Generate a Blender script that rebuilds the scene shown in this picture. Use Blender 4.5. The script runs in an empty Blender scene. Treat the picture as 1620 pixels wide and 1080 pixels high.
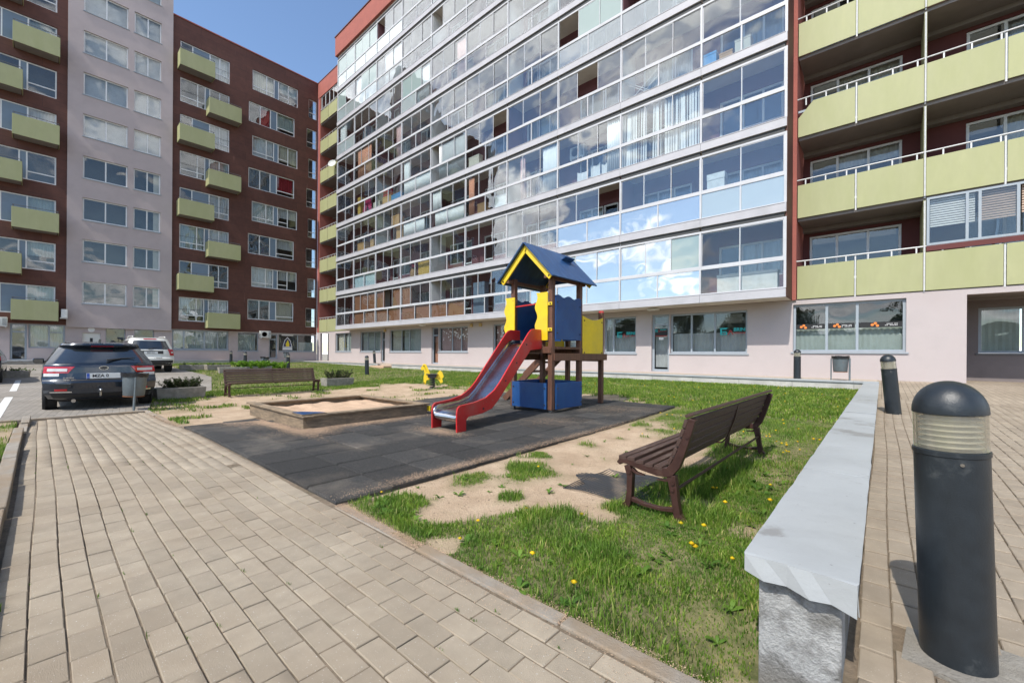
import bpy, bmesh, math, random
import numpy as np
from mathutils import Matrix, Vector

random.seed(7)
RNG = np.random.default_rng(11)
scene = bpy.context.scene
COL = scene.collection

# ------------------------------------------------------------------ camera
F_PX, YAW, ROLL, V0 = 660.48, 0.724907, 0.006844, 560.67
cam_d = bpy.data.cameras.new("camera")
cam = bpy.data.objects.new("camera", cam_d)
COL.objects.link(cam)
cam_d.sensor_width = 36.0
cam_d.lens = F_PX / 1620 * 36.0
cam_d.shift_y = (V0 - 540) / 1620
cam_d.clip_start = 0.05
cam_d.clip_end = 2000
cam.matrix_world = (Matrix.Translation((0, 0, 1.12)) @ Matrix.Rotation(YAW, 4, 'Z')
                    @ Matrix.Rotation(math.pi / 2, 4, 'X') @ Matrix.Rotation(ROLL, 4, 'Z'))
scene.camera = cam

# ------------------------------------------------------------------ world: sky with cumulus
world = bpy.data.worlds.new("World")
scene.world = world
world.use_nodes = True
SUN_DIR = Vector((-0.045, 0.63, -0.77)).normalized()
def build_world():
    nt = world.node_tree
    nt.nodes.clear()
    N = lambda t: nt.nodes.new(t)
    L = nt.links.new
    out = N('ShaderNodeOutputWorld'); bg = N('ShaderNodeBackground')
    sky = N('ShaderNodeTexSky'); sky.sky_type = 'NISHITA'; sky.sun_disc = False
    sky.sun_elevation = math.asin(-SUN_DIR.z)
    sky.sun_rotation = math.atan2(-SUN_DIR.x, -SUN_DIR.y)
    sky.air_density = 1.0; sky.dust_density = 0.15; sky.ozone_density = 2.4
    tc = N('ShaderNodeTexCoord')
    sep = N('ShaderNodeSeparateXYZ'); L(tc.outputs['Generated'], sep.inputs[0])
    add = N('ShaderNodeMath'); add.operation = 'ADD'; add.inputs[1].default_value = 0.22
    mx = N('ShaderNodeMath'); mx.operation = 'MAXIMUM'; mx.inputs[1].default_value = 0.0
    L(sep.outputs['Z'], mx.inputs[0]); L(mx.outputs[0], add.inputs[0])
    dx = N('ShaderNodeMath'); dx.operation = 'DIVIDE'; L(sep.outputs['X'], dx.inputs[0]); L(add.outputs[0], dx.inputs[1])
    dy = N('ShaderNodeMath'); dy.operation = 'DIVIDE'; L(sep.outputs['Y'], dy.inputs[0]); L(add.outputs[0], dy.inputs[1])
    cmb = N('ShaderNodeCombineXYZ'); L(dx.outputs[0], cmb.inputs[0]); L(dy.outputs[0], cmb.inputs[1])
    mp = N('ShaderNodeMapping'); mp.inputs['Location'].default_value = (38.585, 36.188, 5.122); L(cmb.outputs[0], mp.inputs[0])
    n1 = N('ShaderNodeTexNoise'); n1.inputs['Scale'].default_value = 1.25; n1.inputs['Detail'].default_value = 9; n1.inputs['Roughness'].default_value = 0.55; n1.inputs['Distortion'].default_value = 0.25
    L(mp.outputs[0], n1.inputs['Vector'])
    ramp = N('ShaderNodeValToRGB'); ramp.color_ramp.elements[0].position = 0.52; ramp.color_ramp.elements[1].position = 0.585
    L(n1.outputs[0], ramp.inputs[0])
    n2 = N('ShaderNodeTexNoise'); n2.inputs['Scale'].default_value = 3.1; n2.inputs['Detail'].default_value = 6
    L(mp.outputs[0], n2.inputs['Vector'])
    cl = N('ShaderNodeValToRGB'); cl.color_ramp.elements[0].position = 0.36; cl.color_ramp.elements[1].position = 0.62
    cl.color_ramp.elements[0].color = (5.6, 6.0, 6.6, 1); cl.color_ramp.elements[1].color = (13.0, 13.0, 13.2, 1)
    L(n2.outputs[0], cl.inputs[0])
    mix = N('ShaderNodeMixRGB'); L(ramp.outputs[0], mix.inputs[0]); L(sky.outputs[0], mix.inputs[1]); L(cl.outputs[0], mix.inputs[2])
    bg.inputs['Strength'].default_value = 0.15
    L(mix.outputs[0], bg.inputs['Color']); L(bg.outputs[0], out.inputs[0])
build_world()

sun_d = bpy.data.lights.new("sun", 'SUN')
sun_d.energy = 3.1
sun_d.angle = math.radians(0.53)
sun_d.color = (1.0, 0.95, 0.87)
sun = bpy.data.objects.new("sun", sun_d)
COL.objects.link(sun)
sun.rotation_euler = SUN_DIR.to_track_quat('-Z', 'Y').to_euler()
sun.location = (5, -20, 30)

vs = scene.view_settings
vs.view_transform = 'Standard'; vs.look = 'None'; vs.exposure = 0.62; vs.gamma = 1.0; vs.use_curve_mapping = False
scene.render.engine = 'CYCLES'
cy = scene.cycles
cy.use_denoising = True
cy.max_bounces = 8; cy.diffuse_bounces = 3; cy.glossy_bounces = 3; cy.transmission_bounces = 4; cy.transparent_max_bounces = 24
cy.caustics_reflective = False; cy.caustics_refractive = False
cy.sample_clamp_indirect = 6.0

# ------------------------------------------------------------------ helpers
def sstep(a, b, x):
    t = np.clip((np.asarray(x, float) - a) / (b - a), 0, 1)
    return t * t * (3 - 2 * t)

_perm = RNG.random((256, 256))
def vnoise(x, y, s=1.0):
    x = np.asarray(x, float) * s + 1000.0; y = np.asarray(y, float) * s + 1000.0
    xi = np.floor(x).astype(int); yi = np.floor(y).astype(int)
    fx = x - xi; fy = y - yi
    fx = fx * fx * (3 - 2 * fx); fy = fy * fy * (3 - 2 * fy)
    p = lambda i, j: _perm[i & 255, j & 255]
    return (p(xi, yi) * (1 - fx) * (1 - fy) + p(xi + 1, yi) * fx * (1 - fy)
            + p(xi, yi + 1) * (1 - fx) * fy + p(xi + 1, yi + 1) * fx * fy)
def fbm(x, y, s=1.0):
    return (vnoise(x, y, s) + .5 * vnoise(x + 7, y + 3, 2.1 * s) + .25 * vnoise(x - 5, y + 11, 4.3 * s)) / 1.75

def dip(x):
    return -.13 * sstep(-6, -12, x) * (1 - sstep(-18, -26, x))
def lawn_z(x, y):
    g = .15 * sstep(5, 15.6, y) + dip(x) * (1 - sstep(7, 13, y))
    return g + .3 * sstep(-22, -39.5, x) * (1 - .5 * sstep(5, 15.6, y))
def pave_z(y):
    return np.clip((np.asarray(y, float) - 2) * .026, 0, .4)

class MB:
    """collects boxes, prisms, tubes and lathes into one mesh"""
    def __init__(s): s.v = []; s.f = []
    def add(s, vs_, fs):
        o = len(s.v); s.v += [tuple(p) for p in vs_]; s.f += [tuple(i + o for i in f) for f in fs]; return s
    def box(s, x0, x1, y0, y1, z0, z1, M=None):
        p = [(x0, y0, z0), (x1, y0, z0), (x1, y1, z0), (x0, y1, z0), (x0, y0, z1), (x1, y0, z1), (x1, y1, z1), (x0, y1, z1)]
        if M is not None: p = [tuple(M @ Vector(q)) for q in p]
        return s.add(p, [(0, 3, 2, 1), (4, 5, 6, 7), (0, 1, 5, 4), (1, 2, 6, 5), (2, 3, 7, 6), (3, 0, 4, 7)])
    def cbox(s, x0, x1, y0, y1, z0, z1, c):
        """box with a chamfered top"""
        p = [(x0, y0, z0), (x1, y0, z0), (x1, y1, z0), (x0, y1, z0),
             (x0, y0, z1 - c), (x1, y0, z1 - c), (x1, y1, z1 - c), (x0, y1, z1 - c),
             (x0 + c, y0 + c, z1), (x1 - c, y0 + c, z1), (x1 - c, y1 - c, z1), (x0 + c, y1 - c, z1)]
        return s.add(p, [(0, 1, 5, 4), (1, 2, 6, 5), (2, 3, 7, 6), (3, 0, 4, 7), (4, 5, 9, 8), (5, 6, 10, 9), (6, 7, 11, 10), (7, 4, 8, 11), (8, 9, 10, 11)])
    def prism(s, poly, t0, t1, axis='x'):
        """poly is a list of 2D points (counter-clockwise), extruded along axis from t0 to t1"""
        n = len(poly)
        def P(a, b, t):
            return {'x': (t, a, b), 'y': (a, t, b), 'z': (a, b, t)}[axis]
        p = [P(a, b, t0) for a, b in poly] + [P(a, b, t1) for a, b in poly]
        f = [tuple(range(n))[::-1], tuple(range(n, 2 * n))]
        f += [(i, (i + 1) % n, n + (i + 1) % n, n + i) for i in range(n)]
        return s.add(p, f)
    def ribbon(s, path, hw, t0, t1, axis='x'):
        """thick 2D polyline: path points, half widths, extruded from t0 to t1"""
        n = len(path); path = [Vector(p) for p in path]
        if not hasattr(hw, '__len__'): hw = [hw] * n
        A = []; B = []
        for i in range(n):
            d = (path[min(i + 1, n - 1)] - path[max(i - 1, 0)]).normalized()
            nn = Vector((-d.y, d.x))
            A.append(path[i] + nn * hw[i]); B.append(path[i] - nn * hw[i])
        def P(q, t): return {'x': (t, q.x, q.y), 'y': (q.x, t, q.y), 'z': (q.x, q.y, t)}[axis]
        p = []
        for i in range(n): p += [P(A[i], t0), P(B[i], t0), P(B[i], t1), P(A[i], t1)]
        f = [(0, 1, 2, 3), (4 * n - 1, 4 * n - 2, 4 * n - 3, 4 * n - 4)]
        for i in range(n - 1):
            a = 4 * i; b = a + 4
            for k in range(4): f.append((a + k, b + k, b + (k + 1) % 4, a + (k + 1) % 4))
        return s.add(p, f)
    def tube(s, pts, r, n=8, cap=True):
        pts = [Vector(p) for p in pts]; m = len(pts)
        if not hasattr(r, '__len__'): r = [r] * m
        ref = None; p = []
        for i in range(m):
            d = (pts[min(i + 1, m - 1)] - pts[max(i - 1, 0)]).normalized()
            if ref is None: ref = Vector((0, 0, 1)) if abs(d.z) < .9 else Vector((1, 0, 0))
            a = d.cross(ref).normalized(); b = a.cross(d).normalized(); ref = b
            for k in range(n):
                t = 2 * math.pi * k / n
                p.append(pts[i] + (a * math.cos(t) + b * math.sin(t)) * r[i])
        f = []
        for i in range(m - 1):
            for k in range(n):
                k2 = (k + 1) % n
                f.append((i * n + k, i * n + k2, (i + 1) * n + k2, (i + 1) * n + k))
        if cap: f += [tuple(range(n))[::-1], tuple(range((m - 1) * n, m * n))]
        return s.add(p, f)
    def lathe(s, prof, n=24, c=(0, 0, 0), axis='z'):
        p = []
        for r, z in prof:
            for k in range(n):
                t = 2 * math.pi * k / n
                q = (r * math.cos(t), r * math.sin(t), z)
                if axis == 'y': q = (q[0], q[2], q[1])
                if axis == 'x': q = (q[2], q[0], q[1])
                p.append((q[0] + c[0], q[1] + c[1], q[2] + c[2]))
        f = []
        for i in range(len(prof) - 1):
            for k in range(n):
                k2 = (k + 1) % n
                f.append((i * n + k, i * n + k2, (i + 1) * n + k2, (i + 1) * n + k))
        f += [tuple(range(n))[::-1], tuple(range((len(prof) - 1) * n, len(prof) * n))]
        return s.add(p, f)
    def mesh(s, name):
        m = bpy.data.meshes.new(name); m.from_pydata(s.v, [], s.f); m.validate(); m.update()
        return m
    def build(s, name, mat, parent=None, smooth=None, bevel=None, loc=None, label=None, fix=True):
        m = s.mesh(name)
        if fix:
            bm = bmesh.new(); bm.from_mesh(m); bmesh.ops.recalc_face_normals(bm, faces=bm.faces); bm.to_mesh(m); bm.free()
        return link(name, m, mat, parent, smooth, bevel, loc, label)

def link(name, m, mat, parent=None, smooth=None, bevel=None, loc=None, label=None):
    if mat is not None and len(m.materials) == 0: m.materials.append(mat)
    if smooth is not None:
        m.polygons.foreach_set('use_smooth', [True] * len(m.polygons))
        m.set_sharp_from_angle(angle=math.radians(smooth))
    o = bpy.data.objects.new(name, m); COL.objects.link(o)
    if parent is not None: o.parent = parent
    if loc is not None: o.location = loc
    if bevel:
        b = o.modifiers.new('bevel', 'BEVEL'); b.width = bevel; b.segments = 2; b.limit_method = 'ANGLE'
    if label: o['label'] = label
    return o
def tag(o, label=None, cat=None, group=None, kind=None):
    if label: o['label'] = label
    if cat: o['category'] = cat
    if group: o['group'] = group
    if kind: o['kind'] = kind
    return o
def thing(name, label, cat, loc=(0, 0, 0), rz=0, group=None):
    o = bpy.data.objects.new(name, None); COL.objects.link(o)
    o.empty_display_size = .2; o.location = loc; o.rotation_euler = (0, 0, rz)
    return tag(o, label, cat, group)
def copy_tree(o, parent=None):
    c = o.copy(); COL.objects.link(c); c.parent = parent
    for ch in o.children: copy_tree(ch, c)
    return c
def struct(o): o['kind'] = 'structure'; return o
def stuff(o): o['kind'] = 'stuff'; return o

def fast_mesh(name, verts, faces_flat, per_face):
    """numpy: verts (n,3), faces_flat indices, constant corners per face"""
    m = bpy.data.meshes.new(name); nv = len(verts); nf = len(faces_flat) // per_face
    m.vertices.add(nv); m.vertices.foreach_set('co', np.ascontiguousarray(verts, dtype=np.float32).ravel())
    m.loops.add(nf * per_face); m.loops.foreach_set('vertex_index', np.ascontiguousarray(faces_flat, dtype=np.int32))
    m.polygons.add(nf); m.polygons.foreach_set('loop_start', np.arange(0, nf * per_face, per_face, dtype=np.int32))
    m.update(calc_edges=True)
    return m
def grid_mesh(name, xs, ys, zf):
    X, Y = np.meshgrid(xs, ys); Z = zf(X, Y)
    v = np.stack([X, Y, Z], -1).reshape(-1, 3); nx = len(xs); ny = len(ys)
    i, j = np.meshgrid(np.arange(nx - 1), np.arange(ny - 1)); a = (j * nx + i).ravel()
    f = np.stack([a, a + 1, a + 1 + nx, a + nx], -1).ravel()
    return fast_mesh(name, v, f, 4)

_font_cache = {}
def text_mesh(txt, size, depth=.002, bold=0.0):
    key = (txt, size, depth, bold)
    if key in _font_cache: return _font_cache[key]
    c = bpy.data.curves.new('lettering', 'FONT'); c.body = txt; c.size = size; c.extrude = depth; c.offset = bold
    c.align_x = 'CENTER'; c.align_y = 'CENTER'; c.resolution_u = 3
    o = bpy.data.objects.new('lettering', c); COL.objects.link(o)
    dg = bpy.context.evaluated_depsgraph_get()
    m = bpy.data.meshes.new_from_object(o.evaluated_get(dg))
    bpy.data.objects.remove(o); bpy.data.curves.remove(c)
    _font_cache[key] = m
    return m
FACE_NEG_Y = Matrix.Rotation(math.pi / 2, 4, 'X')                       # text standing, read from -Y
FACE_POS_X = Matrix.Rotation(math.pi / 2, 4, 'Z') @ Matrix.Rotation(math.pi / 2, 4, 'X')  # read from +X
def lettering(txt, size, mat, parent, loc, face, name='lettering', bold=0.0):
    m = text_mesh(txt, size, bold=bold).copy(); m.materials.clear()
    o = link(name, m, mat, parent)
    o.matrix_local = Matrix.Translation(loc) @ face
    return o

def dashes(parent, matl, box, width, z, h, n=9):
    """a line of lettering too small to read in the photograph: only its strokes"""
    mb = MB(); r = random.Random(int(width * 1000)); a = -width / 2; p = width / n
    for i in range(n):
        if r.random() < .12: continue
        mb.box(*box(a + p * i, a + p * i + p * .62, z - h / 2, z + h / 2 * r.uniform(.5, 1)))
    return mb.build('lettering', matl, parent)

# ------------------------------------------------------------------ materials
def nodes_of(name):
    m = bpy.data.materials.new(name); m.use_nodes = True
    nt = m.node_tree; nt.nodes.clear()
    return m, nt, (lambda t: nt.nodes.new(t)), nt.links.new
def mat(name, col, rough=.7, var=.12, scale=6.0, bump=.0, bscale=60.0, metal=0.0, coat=0.0, dirt=None, dscale=.8, dpos=(.45, .75), obj_var=0.0, island=False, spec=.5, stretch=None, noise3=None, world=False):
    """procedural surface: base colour with noise variation, optional stains, relief and per-object tone"""
    m, nt, N, L = nodes_of(name)
    out = N('ShaderNodeOutputMaterial'); bs = N('ShaderNodeBsdfPrincipled'); L(bs.outputs[0], out.inputs[0])
    tc = N('ShaderNodeTexCoord'); src = tc.outputs['Object']
    if world: src = N('ShaderNodeNewGeometry').outputs['Position']
    if stretch:
        mp = N('ShaderNodeMapping'); mp.inputs['Scale'].default_value = stretch; L(src, mp.inputs[0]); src = mp.outputs[0]
    n = N('ShaderNodeTexNoise'); n.inputs['Scale'].default_value = scale; n.inputs['Detail'].default_value = 8; n.inputs['Roughness'].default_value = .62; L(src, n.inputs['Vector'])
    r = N('ShaderNodeValToRGB'); r.color_ramp.elements[0].position = .3; r.color_ramp.elements[1].position = .7
    r.color_ramp.elements[0].color = (*[max(0, c * (1 - var)) for c in col], 1); r.color_ramp.elements[1].color = (*[min(1, c * (1 + var)) for c in col], 1)
    L(n.outputs[0], r.inputs[0]); c_out = r.outputs[0]
    if dirt:
        n2 = N('ShaderNodeTexNoise'); n2.inputs['Scale'].default_value = dscale; n2.inputs['Detail'].default_value = 7; n2.inputs['Roughness'].default_value = .65; L(src, n2.inputs['Vector'])
        r2 = N('ShaderNodeValToRGB'); r2.color_ramp.elements[0].position = dpos[0]; r2.color_ramp.elements[1].position = dpos[1]; L(n2.outputs[0], r2.inputs[0])
        mx = N('ShaderNodeMixRGB'); L(r2.outputs[0], mx.inputs[0]); L(c_out, mx.inputs[1]); mx.inputs[2].default_value = (*dirt, 1); c_out = mx.outputs[0]
    if noise3:
        cc, sc_, p0, p1 = noise3
        n3 = N('ShaderNodeTexNoise'); n3.inputs['Scale'].default_value = sc_; n3.inputs['Detail'].default_value = 2; L(src, n3.inputs['Vector'])
        r3 = N('ShaderNodeValToRGB'); r3.color_ramp.elements[0].position = p0; r3.color_ramp.elements[1].position = p1; L(n3.outputs[0], r3.inputs[0])
        mx = N('ShaderNodeMixRGB'); L(r3.outputs[0], mx.inputs[0]); L(c_out, mx.inputs[1]); mx.inputs[2].default_value = (*cc, 1); c_out = mx.outputs[0]
    if obj_var:
        if island:
            g = N('ShaderNodeNewGeometry'); rnd = g.outputs['Random Per Island']
        else:
            oi = N('ShaderNodeObjectInfo'); rnd = oi.outputs['Random']
        mr = N('ShaderNodeMapRange'); mr.inputs[3].default_value = 1 - obj_var; mr.inputs[4].default_value = 1 + obj_var; L(rnd, mr.inputs[0])
        vm = N('ShaderNodeVectorMath'); vm.operation = 'SCALE'; L(c_out, vm.inputs[0]); L(mr.outputs[0], vm.inputs['Scale']); c_out = vm.outputs[0]
    L(c_out, bs.inputs['Base Color'])
    bs.inputs['Metallic'].default_value = metal; bs.inputs['Specular IOR Level'].default_value = spec
    rr = N('ShaderNodeMapRange'); rr.inputs[3].default_value = max(.02, rough - .1); rr.inputs[4].default_value = min(1, rough + .1); L(n.outputs[0], rr.inputs[0]); L(rr.outputs[0], bs.inputs['Roughness'])
    if coat: bs.inputs['Coat Weight'].default_value = coat; bs.inputs['Coat Roughness'].default_value = .06
    if bump:
        nb = N('ShaderNodeTexNoise'); nb.inputs['Scale'].default_value = bscale; nb.inputs['Detail'].default_value = 6; nb.inputs['Roughness'].default_value = .7; L(src, nb.inputs['Vector'])
        b = N('ShaderNodeBump'); b.inputs['Strength'].default_value = min(1, bump); b.inputs['Distance'].default_value = .02; L(nb.outputs[0], b.inputs['Height']); L(b.outputs[0], bs.inputs['Normal'])
    return m
def glass(name, tint=(.9, .94, .95), r0=.05, rough=0.0, wav=.02, body=None, body_fac=0.0, gtint=(1, 1, 1)):
    """thin pane: transparent with a Fresnel mirror; optional milky body"""
    m, nt, N, L = nodes_of(name)
    out = N('ShaderNodeOutputMaterial')
    g = N('ShaderNodeNewGeometry')
    tc = N('ShaderNodeTexCoord'); oi = N('ShaderNodeObjectInfo')
    ad = N('ShaderNodeVectorMath'); ad.operation = 'ADD'; L(tc.outputs['Object'], ad.inputs[0]); L(oi.outputs['Location'], ad.inputs[1])
    n = N('ShaderNodeTexNoise'); n.inputs['Scale'].default_value = .9; n.inputs['Detail'].default_value = 1; L(ad.outputs[0], n.inputs['Vector'])
    b = N('ShaderNodeBump'); b.inputs['Strength'].default_value = 1.0; b.inputs['Distance'].default_value = wav; L(n.outputs[0], b.inputs['Height'])
    dt = N('ShaderNodeVectorMath'); dt.operation = 'DOT_PRODUCT'; L(g.outputs['Incoming'], dt.inputs[0]); L(b.outputs[0], dt.inputs[1])
    ab = N('ShaderNodeMath'); ab.operation = 'ABSOLUTE'; L(dt.outputs['Value'], ab.inputs[0])
    om = N('ShaderNodeMath'); om.operation = 'SUBTRACT'; om.inputs[0].default_value = 1; L(ab.outputs[0], om.inputs[1]); om.use_clamp = True
    pw = N('ShaderNodeMath'); pw.operation = 'POWER'; pw.inputs[1].default_value = 4.2; L(om.outputs[0], pw.inputs[0])
    ma = N('ShaderNodeMath'); ma.operation = 'MULTIPLY_ADD'; ma.inputs[1].default_value = 1 - r0; ma.inputs[2].default_value = r0; L(pw.outputs[0], ma.inputs[0]); ma.use_clamp = True
    tr = N('ShaderNodeBsdfTransparent'); tr.inputs[0].default_value = (*tint, 1)
    gl = N('ShaderNodeBsdfGlossy'); gl.inputs['Roughness'].default_value = rough; gl.inputs[0].default_value = (*gtint, 1); L(b.outputs[0], gl.inputs['Normal'])
    base = tr.outputs[0]
    if body:
        df = N('ShaderNodeBsdfDiffuse'); df.inputs[0].default_value = (*body, 1)
        mb = N('ShaderNodeMixShader'); mb.inputs[0].default_value = body_fac; L(tr.outputs[0], mb.inputs[1]); L(df.outputs[0], mb.inputs[2]); base = mb.outputs[0]
    mx = N('ShaderNodeMixShader'); L(ma.outputs[0], mx.inputs[0]); L(base, mx.inputs[1]); L(gl.outputs[0], mx.inputs[2]); L(mx.outputs[0], out.inputs[0])
    return m
def brick_mat(name, col, mortar, bw, bh, rot=0.0, var=.12, off=.5):
    """far paving where single stones are too small to build"""
    m, nt, N, L = nodes_of(name)
    out = N('ShaderNodeOutputMaterial'); bs = N('ShaderNodeBsdfPrincipled'); L(bs.outputs[0], out.inputs[0]); bs.inputs['Roughness'].default_value = .9
    tc = N('ShaderNodeTexCoord'); mp = N('ShaderNodeMapping'); mp.inputs['Rotation'].default_value = (0, 0, rot); L(tc.outputs['Object'], mp.inputs[0])
    br = N('ShaderNodeTexBrick'); br.inputs['Scale'].default_value = 1; br.inputs['Brick Width'].default_value = bw; br.inputs['Row Height'].default_value = bh
    br.inputs['Mortar Size'].default_value = .004; br.inputs['Mortar Smooth'].default_value = .2; br.offset = off
    br.inputs['Color1'].default_value = (*[c * (1 - var) for c in col], 1); br.inputs['Color2'].default_value = (*[c * (1 + var) for c in col], 1); br.inputs['Mortar'].default_value = (*mortar, 1)
    L(mp.outputs[0], br.inputs['Vector'])
    n = N('ShaderNodeTexNoise'); n.inputs['Scale'].default_value = .45; n.inputs['Detail'].default_value = 8; L(tc.outputs['Object'], n.inputs['Vector'])
    r = N('ShaderNodeValToRGB'); r.color_ramp.elements[0].position = .3; r.color_ramp.elements[1].position = .7; r.color_ramp.elements[0].color = (.78, .76, .72, 1); r.color_ramp.elements[1].color = (1.12, 1.12, 1.12, 1); L(n.outputs[0], r.inputs[0])
    mx = N('ShaderNodeMixRGB'); mx.blend_type = 'MULTIPLY'; mx.inputs[0].default_value = 1; L(br.outputs[0], mx.inputs[1]); L(r.outputs[0], mx.inputs[2]); L(mx.outputs[0], bs.inputs['Base Color'])
    b = N('ShaderNodeBump'); b.inputs['Strength'].default_value = .5; b.inputs['Distance'].default_value = .008; b.invert = True; L(br.outputs['Fac'], b.inputs['Height']); L(b.outputs[0], bs.inputs['Normal'])
    return m
def board_mat(name, col, sx, sz, var=.1, seam=(.05, .02, .016), axis='YZ', streak=(.45, .3, .27)):
    """rain screen boards: thin seams and pale run-down streaks"""
    m, nt, N, L = nodes_of(name)
    out = N('ShaderNodeOutputMaterial'); bs = N('ShaderNodeBsdfPrincipled'); L(bs.outputs[0], out.inputs[0]); bs.inputs['Roughness'].default_value = .75
    tc = N('ShaderNodeTexCoord'); sp = N('ShaderNodeSeparateXYZ'); L(tc.outputs['Object'], sp.inputs[0]); cb = N('ShaderNodeCombineXYZ')
    L(sp.outputs['Y' if axis == 'YZ' else 'X'], cb.inputs[0]); L(sp.outputs['Z'], cb.inputs[1])
    br = N('ShaderNodeTexBrick'); br.inputs['Scale'].default_value = 1; br.inputs['Brick Width'].default_value = sx; br.inputs['Row Height'].default_value = sz; br.inputs['Mortar Size'].default_value = .008; br.offset = .33
    br.inputs['Color1'].default_value = (*[c * (1 - var) for c in col], 1); br.inputs['Color2'].default_value = (*[c * (1 + var) for c in col], 1); br.inputs['Mortar'].default_value = (*seam, 1); L(cb.outputs[0], br.inputs['Vector'])
    n = N('ShaderNodeTexNoise'); n.inputs['Scale'].default_value = 3; n.inputs['Detail'].default_value = 9; n.inputs['Roughness'].default_value = .7; L(tc.outputs['Object'], n.inputs['Vector'])
    r = N('ShaderNodeValToRGB'); r.color_ramp.elements[0].position = .32; r.color_ramp.elements[1].position = .68; r.color_ramp.elements[0].color = (.82, .82, .82, 1); r.color_ramp.elements[1].color = (1.15, 1.15, 1.15, 1); L(n.outputs[0], r.inputs[0])
    mx = N('ShaderNodeMixRGB'); mx.blend_type = 'MULTIPLY'; mx.inputs[0].default_value = 1; L(br.outputs[0], mx.inputs[1]); L(r.outputs[0], mx.inputs[2])
    mp = N('ShaderNodeMapping'); mp.inputs['Scale'].default_value = (6, 6, .5); L(tc.outputs['Object'], mp.inputs[0])
    n2 = N('ShaderNodeTexNoise'); n2.inputs['Scale'].default_value = 1; n2.inputs['Detail'].default_value = 6; L(mp.outputs[0], n2.inputs['Vector'])
    r2 = N('ShaderNodeValToRGB'); r2.color_ramp.elements[0].position = .68; r2.color_ramp.elements[1].position = .78; L(n2.outputs[0], r2.inputs[0])
    m2 = N('ShaderNodeMixRGB'); L(r2.outputs[0], m2.inputs[0]); L(mx.outputs[0], m2.inputs[1]); m2.inputs[2].default_value = (*[c * s for c, s in zip(col, (1.7, 2.2, 2.4))], 1)
    L(m2.outputs[0], bs.inputs['Base Color'])
    return m
def attr_ground_mat(name):
    """sand and soil mixed by a vertex attribute that says where turf grows"""
    m, nt, N, L = nodes_of(name)
    out = N('ShaderNodeOutputMaterial'); bs = N('ShaderNodeBsdfPrincipled'); L(bs.outputs[0], out.inputs[0]); bs.inputs['Roughness'].default_value = .95; bs.inputs['Specular IOR Level'].default_value = .2
    tc = N('ShaderNodeTexCoord')
    def noise(s, d=8, ro=.65):
        n = N('ShaderNodeTexNoise'); n.inputs['Scale'].default_value = s; n.inputs['Detail'].default_value = d; n.inputs['Roughness'].default_value = ro; L(tc.outputs['Object'], n.inputs['Vector']); return n.outputs[0]
    def ramp(src, p0, c0, p1, c1):
        r = N('ShaderNodeValToRGB'); r.color_ramp.elements[0].position = p0; r.color_ramp.elements[1].position = p1; r.color_ramp.elements[0].color = (*c0, 1); r.color_ramp.elements[1].color = (*c1, 1); L(src, r.inputs[0]); return r.outputs[0]
    sand = ramp(noise(2.2), .3, (.39, .28, .185), .7, (.58, .445, .315))
    speck = ramp(noise(150, 2), .35, (.55, .55, .55), .6, (1.1, 1.1, 1.1))
    mx = N('ShaderNodeMixRGB'); mx.blend_type = 'MULTIPLY'; mx.inputs[0].default_value = .8; L(sand, mx.inputs[1]); L(speck, mx.inputs[2])
    turf = ramp(noise(9), .35, (.085, .10, .035), .68, (.27, .235, .12))
    at = N('ShaderNodeAttribute'); at.attribute_name = 'turf'
    m2 = N('ShaderNodeMixRGB'); L(at.outputs['Fac'], m2.inputs[0]); L(mx.outputs[0], m2.inputs[1]); L(turf, m2.inputs[2]); L(m2.outputs[0], bs.inputs['Base Color'])
    b = N('ShaderNodeBump'); b.inputs['Strength'].default_value = .8; b.inputs['Distance'].default_value = .02; L(noise(35, 8, .75), b.inputs['Height']); L(b.outputs[0], bs.inputs['Normal'])
    return m
def leaf_mat(name, c0, c1, tip=None):
    m, nt, N, L = nodes_of(name)
    out = N('ShaderNodeOutputMaterial'); bs = N('ShaderNodeBsdfPrincipled'); bs.inputs['Roughness'].default_value = .55; bs.inputs['Specular IOR Level'].default_value = .3
    g = N('ShaderNodeNewGeometry'); r = N('ShaderNodeValToRGB'); r.color_ramp.elements[0].color = (*c0, 1); r.color_ramp.elements[1].color = (*c1, 1); L(g.outputs['Random Per Island'], r.inputs[0])
    if tip:
        e = r.color_ramp.elements.new(.86); e.color = (*c1, 1); r.color_ramp.elements[2].color = (*tip, 1)
    n = N('ShaderNodeTexNoise'); n.inputs['Scale'].default_value = 3.5; n.inputs['Detail'].default_value = 4; L(g.outputs['Position'], n.inputs['Vector'])
    rr = N('ShaderNodeValToRGB'); rr.color_ramp.elements[0].position = .35; rr.color_ramp.elements[1].position = .68; rr.color_ramp.elements[0].color = (.72, .80, .75, 1); rr.color_ramp.elements[1].color = (1.35, 1.2, 1.05, 1); L(n.outputs[0], rr.inputs[0])
    mm = N('ShaderNodeMixRGB'); mm.blend_type = 'MULTIPLY'; mm.inputs[0].default_value = 1; L(r.outputs[0], mm.inputs[1]); L(rr.outputs[0], mm.inputs[2]); c_ = mm.outputs[0]
    L(c_, bs.inputs['Base Color'])
    tl = N('ShaderNodeBsdfTranslucent'); L(c_, tl.inputs[0])
    mx = N('ShaderNodeMixShader'); mx.inputs[0].default_value = .35; L(bs.outputs[0], mx.inputs[1]); L(tl.outputs[0], mx.inputs[2]); L(mx.outputs[0], out.inputs[0])
    return m

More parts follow.
